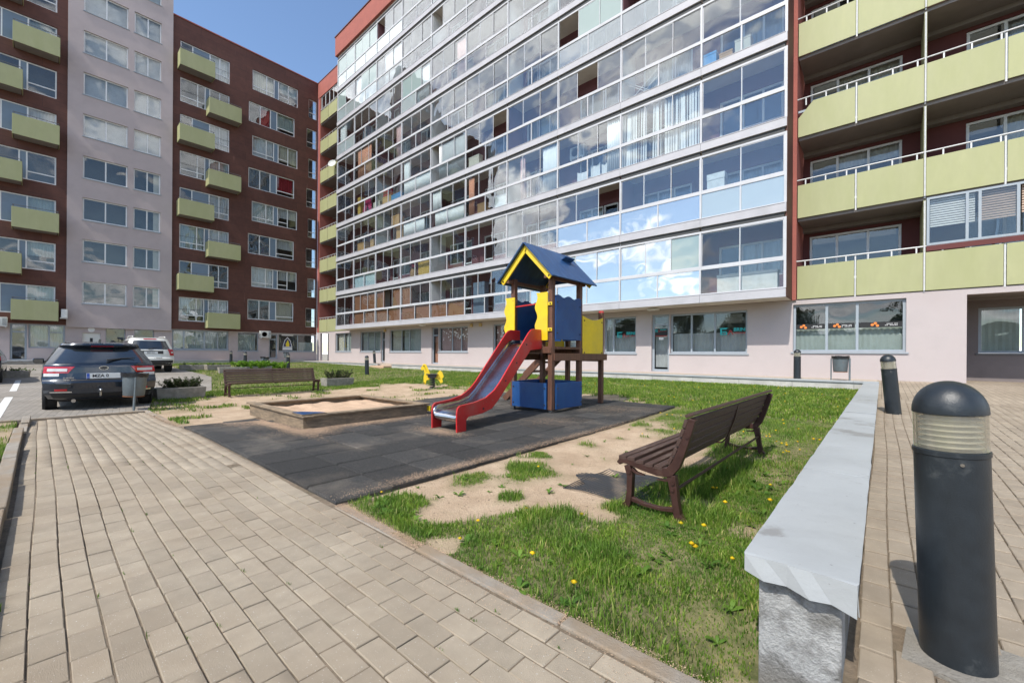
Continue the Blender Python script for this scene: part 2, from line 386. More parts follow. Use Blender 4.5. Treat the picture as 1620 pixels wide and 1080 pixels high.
M = {}
M['paver'] = mat('paver', (.335, .28, .21), .9, .12, 9, .45, 230, dirt=(.26, .205, .145), dscale=1.1, dpos=(.42, .75), obj_var=.10, noise3=((.50, .47, .42), 150, .68, .74), world=True)
M['paver_far'] = mat('paver_far', (.335, .28, .21), .9, .12, 9, .4, 230, dirt=(.26, .205, .145), dscale=1.1, dpos=(.42, .75), obj_var=.10, island=True, noise3=((.50, .47, .42), 150, .68, .74), world=True)
M['paver_b'] = mat('paver_b', (.315, .26, .195), .9, .12, 9, .45, 230, dirt=(.23, .18, .13), dscale=1.3, dpos=(.45, .8), obj_var=.07, noise3=((.50, .44, .37), 150, .68, .74), world=True)
M['paver_b_far'] = mat('paver_b_far', (.315, .26, .195), .9, .12, 9, .4, 230, dirt=(.23, .18, .13), dscale=1.3, dpos=(.45, .8), obj_var=.07, island=True, world=True)
M['joint'] = mat('joint', (.19, .145, .10), .97, .3, 30, .6, 120, dirt=(.11, .09, .055), dscale=5)
M['paving_far'] = brick_mat('paving_far', (.325, .265, .20), (.11, .085, .06), .2, .104, math.pi / 2)
M['parking'] = brick_mat('parking', (.27, .245, .215), (.16, .14, .12), .2, .1, 0.1)
M['terrace'] = mat('terrace', (.42, .35, .28), .9, .15, 6, .3, 90)
M['kerb'] = mat('kerb', (.31, .275, .23), .94, .2, 10, .7, 120, dirt=(.30, .225, .15), dscale=2.2, dpos=(.42, .62), obj_var=.06, world=True)
M['ground'] = mat('ground', (.25, .22, .17), .95, .2, .3, .3, 5)
M['lawn'] = attr_ground_mat('lawn')
M['rubber'] = mat('rubber', (.034, .0335, .033), .92, .45, 40, .9, 240, dirt=(.20, .165, .13), dscale=.9, dpos=(.50, .80), obj_var=.30, noise3=((.19, .175, .155), 260, .56, .70), world=True)
M['sand'] = mat('sand', (.52, .36, .24), .97, .12, 5, .8, 25, noise3=((.30, .2, .13), 120, .62, .7))
M['old_wood'] = mat('old_wood', (.27, .20, .13), .9, .3, 9, .6, 60, dirt=(.10, .08, .06), dscale=3, stretch=(1, 1, 6))
M['wood_post'] = mat('wood_post', (.145, .062, .035), .6, .35, 8, .5, 30, dirt=(.06, .03, .02), dscale=4, stretch=(6, 6, .6))
M['bench_paint'] = mat('bench_paint', (.048, .021, .016), .42, .25, 12, .3, 60, dirt=(.10, .055, .042), dscale=7, dpos=(.62, .78), spec=.35)
M['bench_wood'] = mat('bench_wood', (.062, .031, .022), .6, .35, 14, .5, 40, dirt=(.15, .115, .09), dscale=5, dpos=(.55, .75), stretch=(5, .7, 5))
M['red_hdpe'] = mat('red_hdpe', (.50, .018, .02), .38, .08, 5, .05, 60, dirt=(.40, .09, .075), dscale=2.2, dpos=(.48, .8), noise3=((.30, .13, .10), 24, .66, .74))
M['yellow_hdpe'] = mat('yellow_hdpe', (.76, .53, .012), .4, .06, 5, .04, 60, dirt=(.60, .43, .045), dscale=2.0, dpos=(.45, .8), noise3=((.30, .21, .04), 22, .70, .78))
M['blue_hdpe'] = mat('blue_hdpe', (.007, .052, .19), .42, .12, 6, .08, 40, dirt=(.02, .085, .22), dscale=1.8, dpos=(.42, .8), noise3=((.07, .12, .21), 30, .68, .76))
M['blue_ply'] = mat('blue_ply', (.010, .048, .145), .45, .2, 5, .15, 30, dirt=(.03, .10, .24), dscale=3, stretch=(1, 3, 1))
M['steel'] = mat('steel', (.55, .56, .58), .22, .1, 30, .04, 80, metal=1.0, dirt=(.36, .355, .35), dscale=3, dpos=(.4, .7))
M['bolt'] = mat('bolt', (.02, .02, .022), .35, .1)
M['bollard'] = mat('bollard', (.015, .020, .025), .38, .2, 14, .12, 160, dirt=(.07, .075, .075), dscale=7, dpos=(.60, .78), noise3=((.13, .13, .125), 70, .76, .80))
M['bollard_lens'] = None
M['coping'] = mat('coping', (.335, .35, .355), .5, .10, 1.4, .22, 7, dirt=(.23, .23, .225), dscale=1.9, dpos=(.60, .66), obj_var=.03, noise3=((.2, .2, .2), 40, .72, .76), world=True)
M['wall_stone'] = mat('wall_stone', (.42, .42, .41), .93, .22, 22, .9, 55, dirt=(.16, .155, .145), dscale=13, dpos=(.44, .64), noise3=((.22, .215, .20), 3, .50, .62))
M['kerb_white'] = mat('kerb_white', (.47, .455, .42), .9, .15, 8, .5, 80, dirt=(.33, .32, .29), dscale=2, noise3=((.15, .14, .12), 45, .66, .7))
M['plaster_pink'] = mat('plaster_pink', (.465, .41, .40), .92, .05, 1.2, .45, 120, dirt=(.41, .345, .335), dscale=.6, dpos=(.5, .85))
M['plaster_lilac'] = mat('plaster_lilac', (.45, .38, .37), .92, .05, 1.2, .45, 120, dirt=(.36, .305, .295), dscale=.4, dpos=(.5, .85))
M['plaster_red'] = mat('plaster_red', (.34, .105, .08), .9, .1, 1.5, .35, 90, dirt=(.26, .085, .07), dscale=1, dpos=(.5, .8))
M['board_red'] = board_mat('board_red', (.100, .037, .025), 3.1, .62)
M['board_red_x'] = board_mat('board_red_x', (.110, .033, .022), 3.1, .62, axis='XZ')
M['loggia_red'] = mat('loggia_red', (.115, .033, .030), .85, .1, 2, .2, 60)
M['balcony_wall'] = mat('balcony_wall', (.17, .07, .08), .85, .1, 2, .2, 60)
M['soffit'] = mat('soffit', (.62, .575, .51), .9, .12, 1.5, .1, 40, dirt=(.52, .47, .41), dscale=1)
M['passage'] = mat('passage', (.20, .17, .165), .9, .1, 2, .3, 90)  # darker copy of the lilac plaster; the passage's shade is in the colour
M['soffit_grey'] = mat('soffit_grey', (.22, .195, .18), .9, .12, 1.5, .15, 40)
M['green_panel'] = mat('green_panel', (.355, .355, .185), .6, .05, 3, .08, 80, dirt=(.315, .325, .15), dscale=.9, dpos=(.4, .8), stretch=(1.6, 1.6, .5), world=True, obj_var=.04)
M['white_frame'] = mat('white_frame', (.72, .72, .71), .45, .05, 4)
M['grey_frame'] = mat('grey_frame', (.30, .34, .375), .5, .06, 4)
M['alu'] = mat('alu', (.52, .52, .535), .42, .05, 4, dirt=(.43, .43, .44), dscale=2)
M['band'] = mat('band', (.44, .43, .45), .48, .05, 2, dirt=(.36, .355, .365), dscale=1.2, dpos=(.5, .8), obj_var=.02)
M['dark_track'] = mat('dark_track', (.05, .05, .05), .6, .1)
M['rail'] = mat('rail', (.56, .56, .55), .45, .1, 10)
M['dark_rail'] = mat('dark_rail', (.12, .12, .12), .5, .1, 10)
M['spandrel'] = mat('spandrel', (.155, .21, .27), .5, .08, 2, obj_var=.06)
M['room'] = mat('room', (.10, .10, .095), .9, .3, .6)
M['room_light'] = mat('room_light', (.62, .62, .60), .9, .2, .6)
M['curtain_white'] = mat('curtain_white', (.74, .73, .70), .9, .06, 3)
M['curtain_grey'] = mat('curtain_grey', (.55, .55, .55), .9, .1, 3)  # grey curtains, and the painted sky reflection in the tower panes
M['curtain_cream'] = mat('curtain_cream', (.62, .58, .48), .9, .08, 3)
M['curtain_orange'] = mat('curtain_orange', (.62, .30, .19), .9, .1, 3)
M['curtain_pink'] = mat('curtain_pink', (.56, .36, .33), .9, .1, 3)
M['curtain_red'] = mat('curtain_red', (.33, .025, .035), .9, .1, 3)
M['blind_green'] = mat('blind_green', (.42, .47, .44), .85, .06, 3)
M['blind_brown'] = mat('blind_brown', (.30, .125, .06), .8, .2, 4, .2, 30, stretch=(4, 4, .5))
M['textile_blue'] = mat('textile_blue', (.55, .66, .68), .9, .3, 14, stretch=(1, 1, 4), dirt=(.12, .25, .28), dscale=10, dpos=(.5, .6))
M['cardboard'] = mat('cardboard', (.50, .30, .13), .9, .1, 4)
M['wicker'] = mat('wicker', (.32, .19, .09), .85, .3, 40, .6, 60)
M['plastic_red'] = mat('plastic_red', (.55, .02, .06), .5, .1)
M['plastic_blue'] = mat('plastic_blue', (.05, .25, .5), .5, .1)
M['magenta'] = mat('magenta', (.40, .02, .10), .9, .15)
M['yellow_wood'] = mat('yellow_wood', (.52, .33, .07), .7, .15)
M['appliance'] = mat('appliance', (.66, .66, .63), .5, .06, 3, dirt=(.5, .49, .45), dscale=4)
M['appliance_dark'] = mat('appliance_dark', (.05, .05, .05), .6, .1)
M['concrete'] = mat('concrete', (.32, .295, .255), .93, .2, 12, .8, 80, dirt=(.2, .18, .15), dscale=4)
M['soil'] = mat('soil', (.10, .075, .05), .97, .3, 20, .8, 60)
M['bin'] = mat('bin', (.15, .18, .195), .5, .15, 8, .1, 60, dirt=(.22, .2, .18), dscale=5, dpos=(.6, .75), metal=.3)
M['bin_bag'] = mat('bin_bag', (.012, .012, .014), .35, .2, 12, .6, 30)
M['rust'] = mat('rust', (.22, .09, .04), .9, .3, 12)
M['marking'] = mat('marking', (.66, .65, .62), .85, .08, 20, dirt=(.4, .38, .35), dscale=14, dpos=(.55, .75))
M['car_blue'] = mat('car_blue', (.012, .020, .034), .22, .1, 30, coat=1.0, metal=.35)
M['car_white'] = mat('car_white', (.68, .67, .62), .35, .05, 10, coat=.8)
M['car_black'] = mat('car_black', (.014, .014, .016), .25, .1, 10, coat=.8)
M['car_glass'] = mat('car_glass', (.012, .016, .02), .06, .1, 4, coat=1.0, spec=.8)
M['car_trim'] = mat('car_trim', (.02, .02, .021), .65, .1, 10)
M['tyre'] = mat('tyre', (.018, .018, .018), .85, .2, 20, .3, 60)
M['rim'] = mat('rim', (.4, .4, .41), .3, .1, metal=.9)
M['lamp_red'] = mat('lamp_red', (.48, .006, .012), .12, .1, coat=1.0)
M['lamp_clear'] = mat('lamp_clear', (.62, .60, .58), .15, .1, coat=1.0)
M['chrome'] = mat('chrome', (.75, .75, .76), .12, .05, metal=1.0)
M['plate_white'] = mat('plate_white', (.70, .70, .68), .5, .04)
M['plate_blue'] = mat('plate_blue', (.015, .08, .42), .5, .04)
M['ink'] = mat('ink', (.012, .012, .013), .6, .04)
M['teal_ink'] = mat('teal_ink', (.02, .42, .42), .6, .04)
M['red_ink'] = mat('red_ink', (.42, .03, .025), .6, .04)
M['orange_ink'] = mat('orange_ink', (.75, .22, .04), .6, .06)
M['white_ink'] = mat('white_ink', (.72, .72, .72), .6, .04)
M['yellow_ink'] = mat('yellow_ink', (.75, .58, .03), .6, .04)
M['navy_ink'] = mat('navy_ink', (.03, .03, .09), .6, .04)
M['mesh_mat'] = mat('mesh_mat', (.028, .03, .034), .8, .2, 20)
M['lamp_amber'] = mat('lamp_amber', (.50, .36, .16), .5, .1)
M['door_white'] = mat('door_white', (.66, .65, .60), .6, .05, 3)
M['stripe_blind'] = mat('stripe_blind', (.52, .38, .29), .9, .12, 3)
M['flower'] = leaf_mat('flower', (.75, .50, .01), (.85, .62, .02))
M['grass'] = leaf_mat('grass', (.07, .15, .018), (.20, .335, .05), tip=(.46, .40, .18))
M['grass_far'] = leaf_mat('grass_far', (.075, .155, .02), (.21, .33, .05), tip=(.44, .40, .17))
M['weed'] = leaf_mat('weed', (.07, .15, .022), (.15, .27, .045))
M['conifer'] = leaf_mat('conifer', (.028, .05, .018), (.075, .105, .04))
M['bright_leaf'] = leaf_mat('bright_leaf', (.10, .24, .02), (.22, .38, .05))
M['tree_leaf'] = leaf_mat('tree_leaf', (.03, .06, .014), (.09, .14, .03))
M['bark'] = mat('bark', (.10, .075, .055), .95, .3, 8, .8, 20)
M['hill'] = mat('hill', (.05, .075, .035), .95, .4, .06)
G = {}
G['clear'] = glass('glass_clear', (.90, .94, .955), .10)
G['window'] = glass('glass_window', (.88, .90, .90), .055)
G['mirror'] = glass('glass_mirror', (.4, .45, .48), .42, gtint=(.93, .96, .97), body=(.50, .56, .59), body_fac=.38)  # milky body painted in to pale the mirrored sky
G['frost'] = glass('glass_frost', (.6, .7, .68), .10, body=(.33, .42, .40), body_fac=.75)
G['milk'] = glass('glass_milk', (.7, .75, .75), .22, body=(.50, .58, .58), body_fac=.55)
G['scratched'] = glass('glass_scratched', (.75, .8, .82), .10, body=(.6, .66, .7), body_fac=.22)
def lens_mat():
    m, nt, N, L = nodes_of('bollard_lens')
    out = N('ShaderNodeOutputMaterial'); bs = N('ShaderNodeBsdfPrincipled'); L(bs.outputs[0], out.inputs[0])
    tc = N('ShaderNodeTexCoord'); n = N('ShaderNodeTexNoise'); n.inputs['Scale'].default_value = 16; n.inputs['Detail'].default_value = 7; L(tc.outputs['Object'], n.inputs['Vector'])
    r = N('ShaderNodeValToRGB'); r.color_ramp.elements[0].position = .3; r.color_ramp.elements[1].position = .75; r.color_ramp.elements[0].color = (.55, .52, .42, 1); r.color_ramp.elements[1].color = (.80, .78, .70, 1)
    L(n.outputs[0], r.inputs[0]); L(r.outputs[0], bs.inputs['Base Color']); bs.inputs['Roughness'].default_value = .28
    bs.inputs['Transmission Weight'].default_value = .55; bs.inputs['IOR'].default_value = 1.3; bs.inputs['Coat Weight'].default_value = .6
    return m
M['bollard_lens'] = glass('bollard_lens', (.88, .87, .81), .08, body=(.60, .575, .49), body_fac=.16, wav=.001)
M['louvre'] = mat('louvre', (.74, .73, .69), .35, .1, 8, metal=.25)

# ------------------------------------------------------------------ ground, lawn, paths
CS, SN = math.cos(YAW), math.sin(YAW)
def project(x, y, z):
    xc = CS * x + SN * y; yc = -SN * x + CS * y
    yc = np.where(np.abs(yc) < 1e-6, 1e-6, yc)
    return 810 + F_PX * xc / yc, V0 - F_PX * (z - 1.12) / yc, yc
def visible(x, y, z=0., mg=30):
    u, v, yc = project(np.asarray(x, float), np.asarray(y, float), z)
    return (yc > .25) & (u > -mg) & (u < 1620 + mg) & (v > -mg) & (v < 1080 + mg)

def in_mat(x, y):
    return (y > 1.44) & (y < 8.85) & (x < -3.02) & (x > np.where(y < 4.7, -8.1, -8.7))
def turf(x, y):
    x = np.asarray(x, float); y = np.asarray(y, float)
    n = fbm(x, y, 1.1); n2 = fbm(x + 31, y - 17, 4.5)
    yb = 1.72 + .95 * sstep(-2.35, -1.6, x)
    A = .95 * sstep(-3.5, -3.1, x) * (1 - sstep(-1.75, -1.35, x)) * sstep(yb - .25, yb + .2, y) * (1 - sstep(5.2, 8.6, y))
    B = 1.0 * sstep(-15.4, -13.9, x) * (1 - sstep(-4.5, -3.4, x)) * (1 - sstep(9.2, 10.6, y + .35 * n))
    C = .55 * sstep(-2.0, -2.6, x) * (1 - sstep(1.5, 1.62, y))
    D = .8 * sstep(-1.0, -.45, x) * (1 - sstep(1.6, 1.95, y))
    fr = .55 * sstep(-13.4, -14.2, x)                       # grass fringe by the planters and the far bench
    s = np.maximum.reduce([A, B - fr * sstep(1.4, 2.0, y) * 1.0, C, D])
    patches = .75 * sstep(.56, .70, fbm(x * 1.15 + 3.2, y * 1.15 + 8.1, 1.55))    # tufts growing in the sand
    for (tx_, ty_, tr_) in ((-2.71, 1.86, .2), (-2.73, 2.6, .26), (-2.5, 2.78, .24), (-2.64, 3.2, .24), (-2.4, 3.15, .2), (-2.2, 2.45, .12), (-2.05, 5.6, .2), (-2.4, 6.0, .25), (-2.2, 6.7, .32), (-2.75, 4.5, .11), (-2.62, 5.2, .1), (-2.35, 2.0, .1), (-2.9, 3.75, .1), (-1.95, 4.2, .14), (-2.3, 4.0, .1), (-2.0, 4.9, .15), (-2.85, 6.3, .16), (-2.6, 7.3, .3)):
        patches = np.maximum(patches, 1.15 * np.exp(-(((x - tx_) / tr_) ** 2 + ((y - ty_) / tr_) ** 2)) * (.55 + .9 * n2))
    near_b = .55 * sstep(-9.6, -11.2, x) * (1 - sstep(2.2, 2.9, y))
    g = 1.05 - s * 1.25 + patches * .95 * (s > .05) + near_b + (n - .5) * .55 + (n2 - .5) * .45
    bare = .5 * sstep(.60, .72, fbm(x - 9, y + 4, .55)) * sstep(-3, -6, x) + .75 * sstep(.56, .70, fbm(x * 1.3 + 19, y * 1.3 + 2, 1.7)) * sstep(-3.2, -2.6, x) * (1 - sstep(4.5, 6.5, y))
    return np.clip(g - bare, 0, 1)
def lawn_full(x, y):
    z = lawn_z(x, y) - .018 + .035 * (fbm(x, y, 1.7) - .5) + .02 * turf(x, y)
    z = np.where(in_mat(x, y), lawn_z(x, y) - .03, z)
    z = z + .022 * (fbm(x + 2, y + 6, 4.2) - .5) * (1 - sstep(.2, .6, turf(x, y))) * ~in_mat(x, y)
    return z - .15 * sstep(-1.05, -.5, x) * (1 - sstep(1.85, 2.5, y)) * sstep(1.46, 1.6, y)

gm = MB(); gm.box(-700, 700, -700, 700, -1.4, -.4)
struct(gm.build('ground', M['ground']))

xs = np.concatenate([np.arange(-39.0, -14, .3), np.arange(-14, -3.5, .09), np.arange(-3.5, -.12, .045), [-.12]])
ys = np.concatenate([np.arange(1.46, 4, .045), np.arange(4, 15.6, .1), [15.62]])
lm = grid_mesh('lawn', xs, ys, lawn_full)
XX, YY = np.meshgrid(xs, ys)
at = lm.attributes.new('turf', 'FLOAT', 'POINT'); at.data.foreach_set('value', turf(XX, YY).ravel().astype(np.float32))
lm.polygons.foreach_set('use_smooth', [True] * len(lm.polygons))
struct(link('lawn', lm, M['lawn']))
# verge on the left of the path
xs2 = np.arange(-11.45, 1.0, .08); ys2 = np.arange(-5, -.21, .08)
def turf2(x, y): return np.clip(.62 + 1.3 * (fbm(x + 50, y, 1.2) - .45) + (fbm(x, y + 40, 5) - .5) * .6, 0, 1)
vm_ = grid_mesh('grass_verge', xs2, ys2, lambda x, y: dip(x) + .03 * (fbm(x, y, 1.7) - .5))
XX, YY = np.meshgrid(xs2, ys2)
at = vm_.attributes.new('turf', 'FLOAT', 'POINT'); at.data.foreach_set('value', turf2(XX, YY).ravel().astype(np.float32))
struct(link('grass_verge', vm_, M['lawn']))

# paved parking lot
def park_edge(x):
    return np.interp(x, [-39, -24.5, -23, -15.9, -14.9, -12.2, -11.38], [5.3, 5.3, 5.2, 3.6, 2.0, 1.62, 1.46])
px = np.concatenate([np.linspace(-38.9, -15.4, 60), np.linspace(-15.3, -11.4, 24)])
t = np.linspace(0, 1, 40)
v = np.array([[x, -16 + (park_edge(x) + 16) * tt, float(lawn_z(x, -16 + (park_edge(x) + 16) * tt)) + .028] for tt in t for x in px])
nx = len(px); i, j = np.meshgrid(np.arange(nx - 1), np.arange(len(t) - 1)); a = (j * nx + i).ravel()
pk = struct(link('parking_lot', fast_mesh('parking_lot', v, np.stack([a, a + 1, a + 1 + nx, a + nx], -1).ravel(), 4), M['parking']))
def mark(x0, x1, y0, y1, sk=0):
    mb = MB(); n = 6
    for k in range(n):
        xa = x0 + (x1 - x0) * k / n; xb = x0 + (x1 - x0) * (k + 1) / n
        za, zb = float(lawn_z(xa, y0)) + .033, float(lawn_z(xb, y0)) + .033
        mb.add([(xa, y0, za), (xb, y0, zb), (xb, y1, zb), (xa, y1, za)], [(0, 1, 2, 3)])
    return mb.build('painted_line', M['marking'], pk)
mark(-17.3, -12.0, -.62, -.48); mark(-24.3, -19.6, -.62, -.48); mark(-21.5, -16.5, 2.5, 2.62)
mb = MB(); mb.box(-11.48, -11.40, -6, 1.42, -.3, float(dip(-11.4)) + .034); struct(mb.build('kerb_edge', M['kerb'], bevel=.006))

# pavers -------------------------------------------------------------
PW, PL = .1036, .1995
def paver_meshes(w, l, n=5):
    out = []
    for k in range(n):
        mb = MB(); g = .0027
        mb.cbox(-l / 2 + .0024, l / 2 - .0024, -w / 2 + g, w / 2 - g, -.03, 0, .0035)
        vs_ = []
        for (x, y, z) in mb.v: vs_.append((x + random.uniform(-.0012, .0012), y + random.uniform(-.0012, .0012), z))
        mb.v = vs_
        m = mb.mesh('paver'); out.append(m)
    return out
def lay(items, name, parent, mat_one, mat_rest, rest_name, n_single=300):
    """items: x, y, z, rot. The stones that show largest are objects, the rest one part"""
    X = np.array([i[0] for i in items]); Y = np.array([i[1] for i in items]); Z = np.array([i[2] for i in items])
    u, vv, yc = project(X, Y, Z); vis = visible(X, Y, 0., 10)
    order = np.argsort(np.where(vis, yc, 1e6))[:n_single]
    single = set(int(k) for k in order if vis[k])
    protos = paver_meshes(PW, PL)
    for m in protos: m.materials.append(mat_one)
    V = []; Fc = []; base = 0
    tpl = [MB().cbox(-PL / 2 + .0024, PL / 2 - .0024, -PW / 2 + .0027, PW / 2 - .0027, -.03, 0, .0035)]
    tv = np.array(tpl[0].v); tf = np.array(tpl[0].f)
    for k, (x, y, z, r) in enumerate(items):
        rr = r + random.gauss(0, .006); zz = z + random.gauss(0, .0011); tx, ty = random.gauss(0, .0022), random.gauss(0, .0022)
        if k in single:
            o = bpy.data.objects.new(name, protos[k % 5]); COL.objects.link(o); o.parent = parent
            o.location = (x, y, zz); o.rotation_euler = (tx, ty, rr)
        else:
            c, s = math.cos(rr), math.sin(rr)
            q = tv.copy(); q[:, 2] += tv[:, 0] * -ty + tv[:, 1] * tx
            w = np.stack([x + c * q[:, 0] - s * q[:, 1], y + s * q[:, 0] + c * q[:, 1], zz + q[:, 2]], -1)
            V.append(w); Fc.append(tf + base); base += len(tv)
    if V:
        m = fast_mesh(rest_name, np.concatenate(V), np.concatenate(Fc).ravel(), 4)
        stuff(link(rest_name, m, mat_rest, parent))

path = struct(link('path', grid_mesh('path', np.linspace(-11.4, 2.2, 60), np.array([-.24, .5, 1.46]), lambda x, y: dip(x) - .0065), M['joint']))
items = []
for c in range(15):
    y = -.13 + PW * (c + .5); off = (c % 2) * .5 * PL + random.uniform(-.02, .02)
    yw = lambda x: .012 * math.sin(x * .9 + .4) + .006 * math.sin(x * 2.3)
    nn = int(13.5 / PL)
    for k in range(nn):
        x = 1.9 - off - k * PL
        if x < -11.3: continue
        items.append((x, y + yw(x) * (.4 + .05 * c), float(dip(x)) + .004 * math.sin(x * 1.7 + c), 0.0))
lay(items, 'paver', path, M['paver'], M['paver_far'], 'distant_pavers')
# kerb stones along both edges of the path
def kerb_row(name, x0, x1, y0, y1, z0, z1, L_, label):
    t_ = struct(bpy.data.objects.new(name, None)); COL.objects.link(t_)
    x = x0
    while x < x1 - .05:
        xe = min(x + L_, x1); mb = MB(); mb.box(x + .004, xe - .004, y0, y1, z0, z1)
        o = mb.build('kerb_stone', M['kerb'], t_, bevel=.008)
        o.rotation_euler = (0, random.gauss(0, .002), random.gauss(0, .0015)); o.location.z = random.gauss(0, .003) + float(dip((x + xe) / 2))
        x = xe
    return t_
kerb_row('path_kerb', -3.0, .3, 1.428, 1.505, -.2, .003, 1.0, '')
kerb_row('path_kerb', -11.38, -8.2, 1.428, 1.505, -.2, .003, 1.0, '')
kerb_row('verge_kerb', -11.38, 1.2, -.245, -.15, -.2, .075, 1.0, '')
# pavement by the low wall, rising to the building ---------------------
mb = MB()
ysx = [-4, 2] + list(np.linspace(2.5, 17.42, 26)) + [30]
for a_, b_ in zip(ysx[:-1], ysx[1:]):
    za, zb = float(pave_z(a_)) - .009, float(pave_z(b_)) - .009
    mb.add([(-.12, a_, za), (40, a_, za), (40, b_, zb), (-.12, b_, zb)], [(0, 1, 2, 3)])
pav = struct(mb.build('pavement', M['joint'], fix=False))
mb = MB(); E = .003
for a_, b_ in zip(ysx[:-1], ysx[1:]):
    za, zb = float(pave_z(a_)) - E, float(pave_z(b_)) - E
    x0 = -.12 if a_ >= 11.4 else 7.0
    mb.add([(x0, a_, za), (40, a_, za), (40, b_, zb), (x0, b_, zb)], [(0, 1, 2, 3)])
struct(mb.build('pavement_distance', M['paving_far'], fix=False))
items = []
for c in range(68):
    x = -.066 + PW * (c + .5); off = (c % 2) * .5 * PL + random.uniform(-.03, .03)
    for k in range(58):
        y = .6 + off + k * PL
        if y > 11.7 or y < .5: continue
        if (x - .215) ** 2 + (y - 2.27) ** 2 < .135 ** 2: continue
        items.append((x + .008 * math.sin(y * 1.3), y, float(pave_z(y)), math.pi / 2))
lay(items, 'paver', pav, M['paver_b'], M['paver_b_far'], 'distant_pavers')
mb = MB(); mb.prism([(.06, 2.12), (.38, 2.06), (.40, 2.42), (.09, 2.46)], -.02, .0125, 'z'); mb.build('concrete_patch', M['concrete'], pav)

# playground rubber mat ------------------------------------------------
mat_root = struct(bpy.data.objects.new('playground_mat', None)); COL.objects.link(mat_root)
tm = MB(); tm.cbox(-.2435, .2435, -.2435, .2435, -.045, 0, .014); tile_m = tm.mesh('rubber_tile'); tile_m.materials.append(M['rubber'])
for r in range(15):
    for c in range(11):
        x = -3.04 - .4955 * (c + .5) - .015 * r; y = 1.455 + .4955 * (r + .5)
        if c == 10 and y < 4.6: continue
        if -8.45 < x < -6.4 and 2.75 < y < 4.5: continue
        o = bpy.data.objects.new('rubber_tile', tile_m); COL.objects.link(o); o.parent = mat_root
        o.location = (x, y, float(lawn_z(x, y)) + .022 + random.gauss(0, .0025))
        o.rotation_euler = (random.gauss(0, .008), random.gauss(0, .008), random.gauss(0, .006))

# low wall with sheet metal coping --------------------------------------
wall = thing('low_wall', 'low rendered wall capped with pale grey metal, running back beside the lawn', 'wall', (-.222, 1.80, 0))
mb = MB(); mb.box(-.125, .125, .02, 13.9, -.3, .338); mb.build('wall_body', M['wall_stone'], wall, bevel=.006)
y = 0.0; k = 0
while y < 13.8:
    L_ = 1.95 if k else 1.62; ye = min(y + L_, 13.9); n = 14; mb = MB()
    P = []
    for i in range(n + 1):
        yy = y + (ye - y) * i / n; e = .004 if i in (0, n) else 0
        w = .166 + random.gauss(0, .0012); zt = .373 + .002 * math.sin(i * 1.1 + k) + (.0025 if (k % 2) else 0)
        dl = .058 + random.gauss(0, .002); dr = .06 + random.gauss(0, .002)
        P.append([(-w, yy, zt - dl), (-w - .004, yy, zt - .004), (-w * .5, yy, zt + random.gauss(0, .0012)), (w * .4, yy, zt + random.gauss(0, .0012)), (w + .004, yy, zt - .004), (w, yy, zt - dr)])
    if k == 0:   # folded end lip, dented
        P.insert(0, [(-.168, -.006, .304), (-.166, -.014, .366), (-.08, -.017, .372), (.08, -.017, .372), (.166, -.014, .366), (.172, -.006, .262)])
        front = [(-.166, -.016, .306), (-.1, -.032, .292), (-.03, -.019, .294), (.04, -.036, .279), (.10, -.021, .281), (.166, -.020, .258)]
        ft = [(-.166, -.0145, .366), (-.1, -.018, .37), (-.03, -.018, .371), (.04, -.018, .371), (.10, -.018, .37), (.166, -.0145, .366)]
        mb.add(ft + front, [(i, i + 6, i + 7, i + 1) for i in range(5)])
    v_ = [p for row in P for p in row]
    mb.add(v_, [(r_ * 6 + i, r_ * 6 + i + 1, r_ * 6 + i + 7, r_ * 6 + i + 6) for r_ in range(len(P) - 1) for i in range(5)])
    o = mb.build('coping_sheet', M['coping'], wall)
    sd = o.modifiers.new('thickness', 'SOLIDIFY'); sd.thickness = .003; sd.offset = -1
    y = ye - .02; k += 1
    if ye >= 13.9: break

# kerb walls and terraces along the buildings ---------------------------
def kerb_wall(x0, x1, label):
    t_ = thing('kerb_wall', label, 'kerb wall', ((x0 + x1) / 2, 15.6, 0))
    w = (x1 - x0) / 2; x = -w
    while x < w - .1:
        xe = min(x + 1.5, w); mb = MB(); mb.box(x + .003, xe - .003, 0, .16, -.1, .365); mb.build('kerb_block', M['kerb_white'], t_, bevel=.006); x = xe
    x = -w
    while x < w - .1:
        xe = min(x + 2.4, w); mb = MB(); mb.box(x, xe - .006, -.035, .2, .368, .42 + random.uniform(-.004, .004)); mb.build('cap_sheet', M['coping'], t_, bevel=.004); x = xe
    return t_
kerb_wall(-24.6, -.05, 'long pale kerb wall with metal cap between the lawn and the glazed building')
kerb_wall(-38.7, -26.7, 'short pale kerb wall at the inner corner, left of the sandy gap')
mb = MB(); mb.box(-26.72, -26.3, 15.55, 15.9, 0, .42); tag(mb.build('end_block', M['wall_stone'], bevel=.01), 'small grey stone block at the gap in the kerb wall', 'block')
mb = MB(); mb.box(-40.2, -.1, 15.78, 17.5, -.3, .405); struct(mb.build('terrace', M['terrace']))
mb = MB(); mb.prism([(-26.3, 15.0), (-24.6, 15.0), (-24.6, 15.8), (-26.3, 15.8)], .1, .3, 'z'); struct(mb.build('sandy_ramp', M['sand']))
t_ = thing('kerb_wall', 'grey kerb wall in front of the dark red block, behind the flower boxes', 'kerb wall', (-38.8, 11, 0))
mb = MB(); mb.box(-.12, .12, -4.6, 4.6, -.1, .47); mb.build('kerb_block', M['kerb_white'], t_)
mb = MB(); mb.box(-.17, .17, -4.62, 4.6, .473, .53); mb.build('cap_sheet', M['coping'], t_)
mb = MB(); mb.box(-41, -38.95, 6.4, 15.78, -.2, .5); struct(mb.build('terrace', M['terrace']))
t_ = thing('door_step', 'grey raised step before the left office door', 'step', (-39.3, -.85, 0))
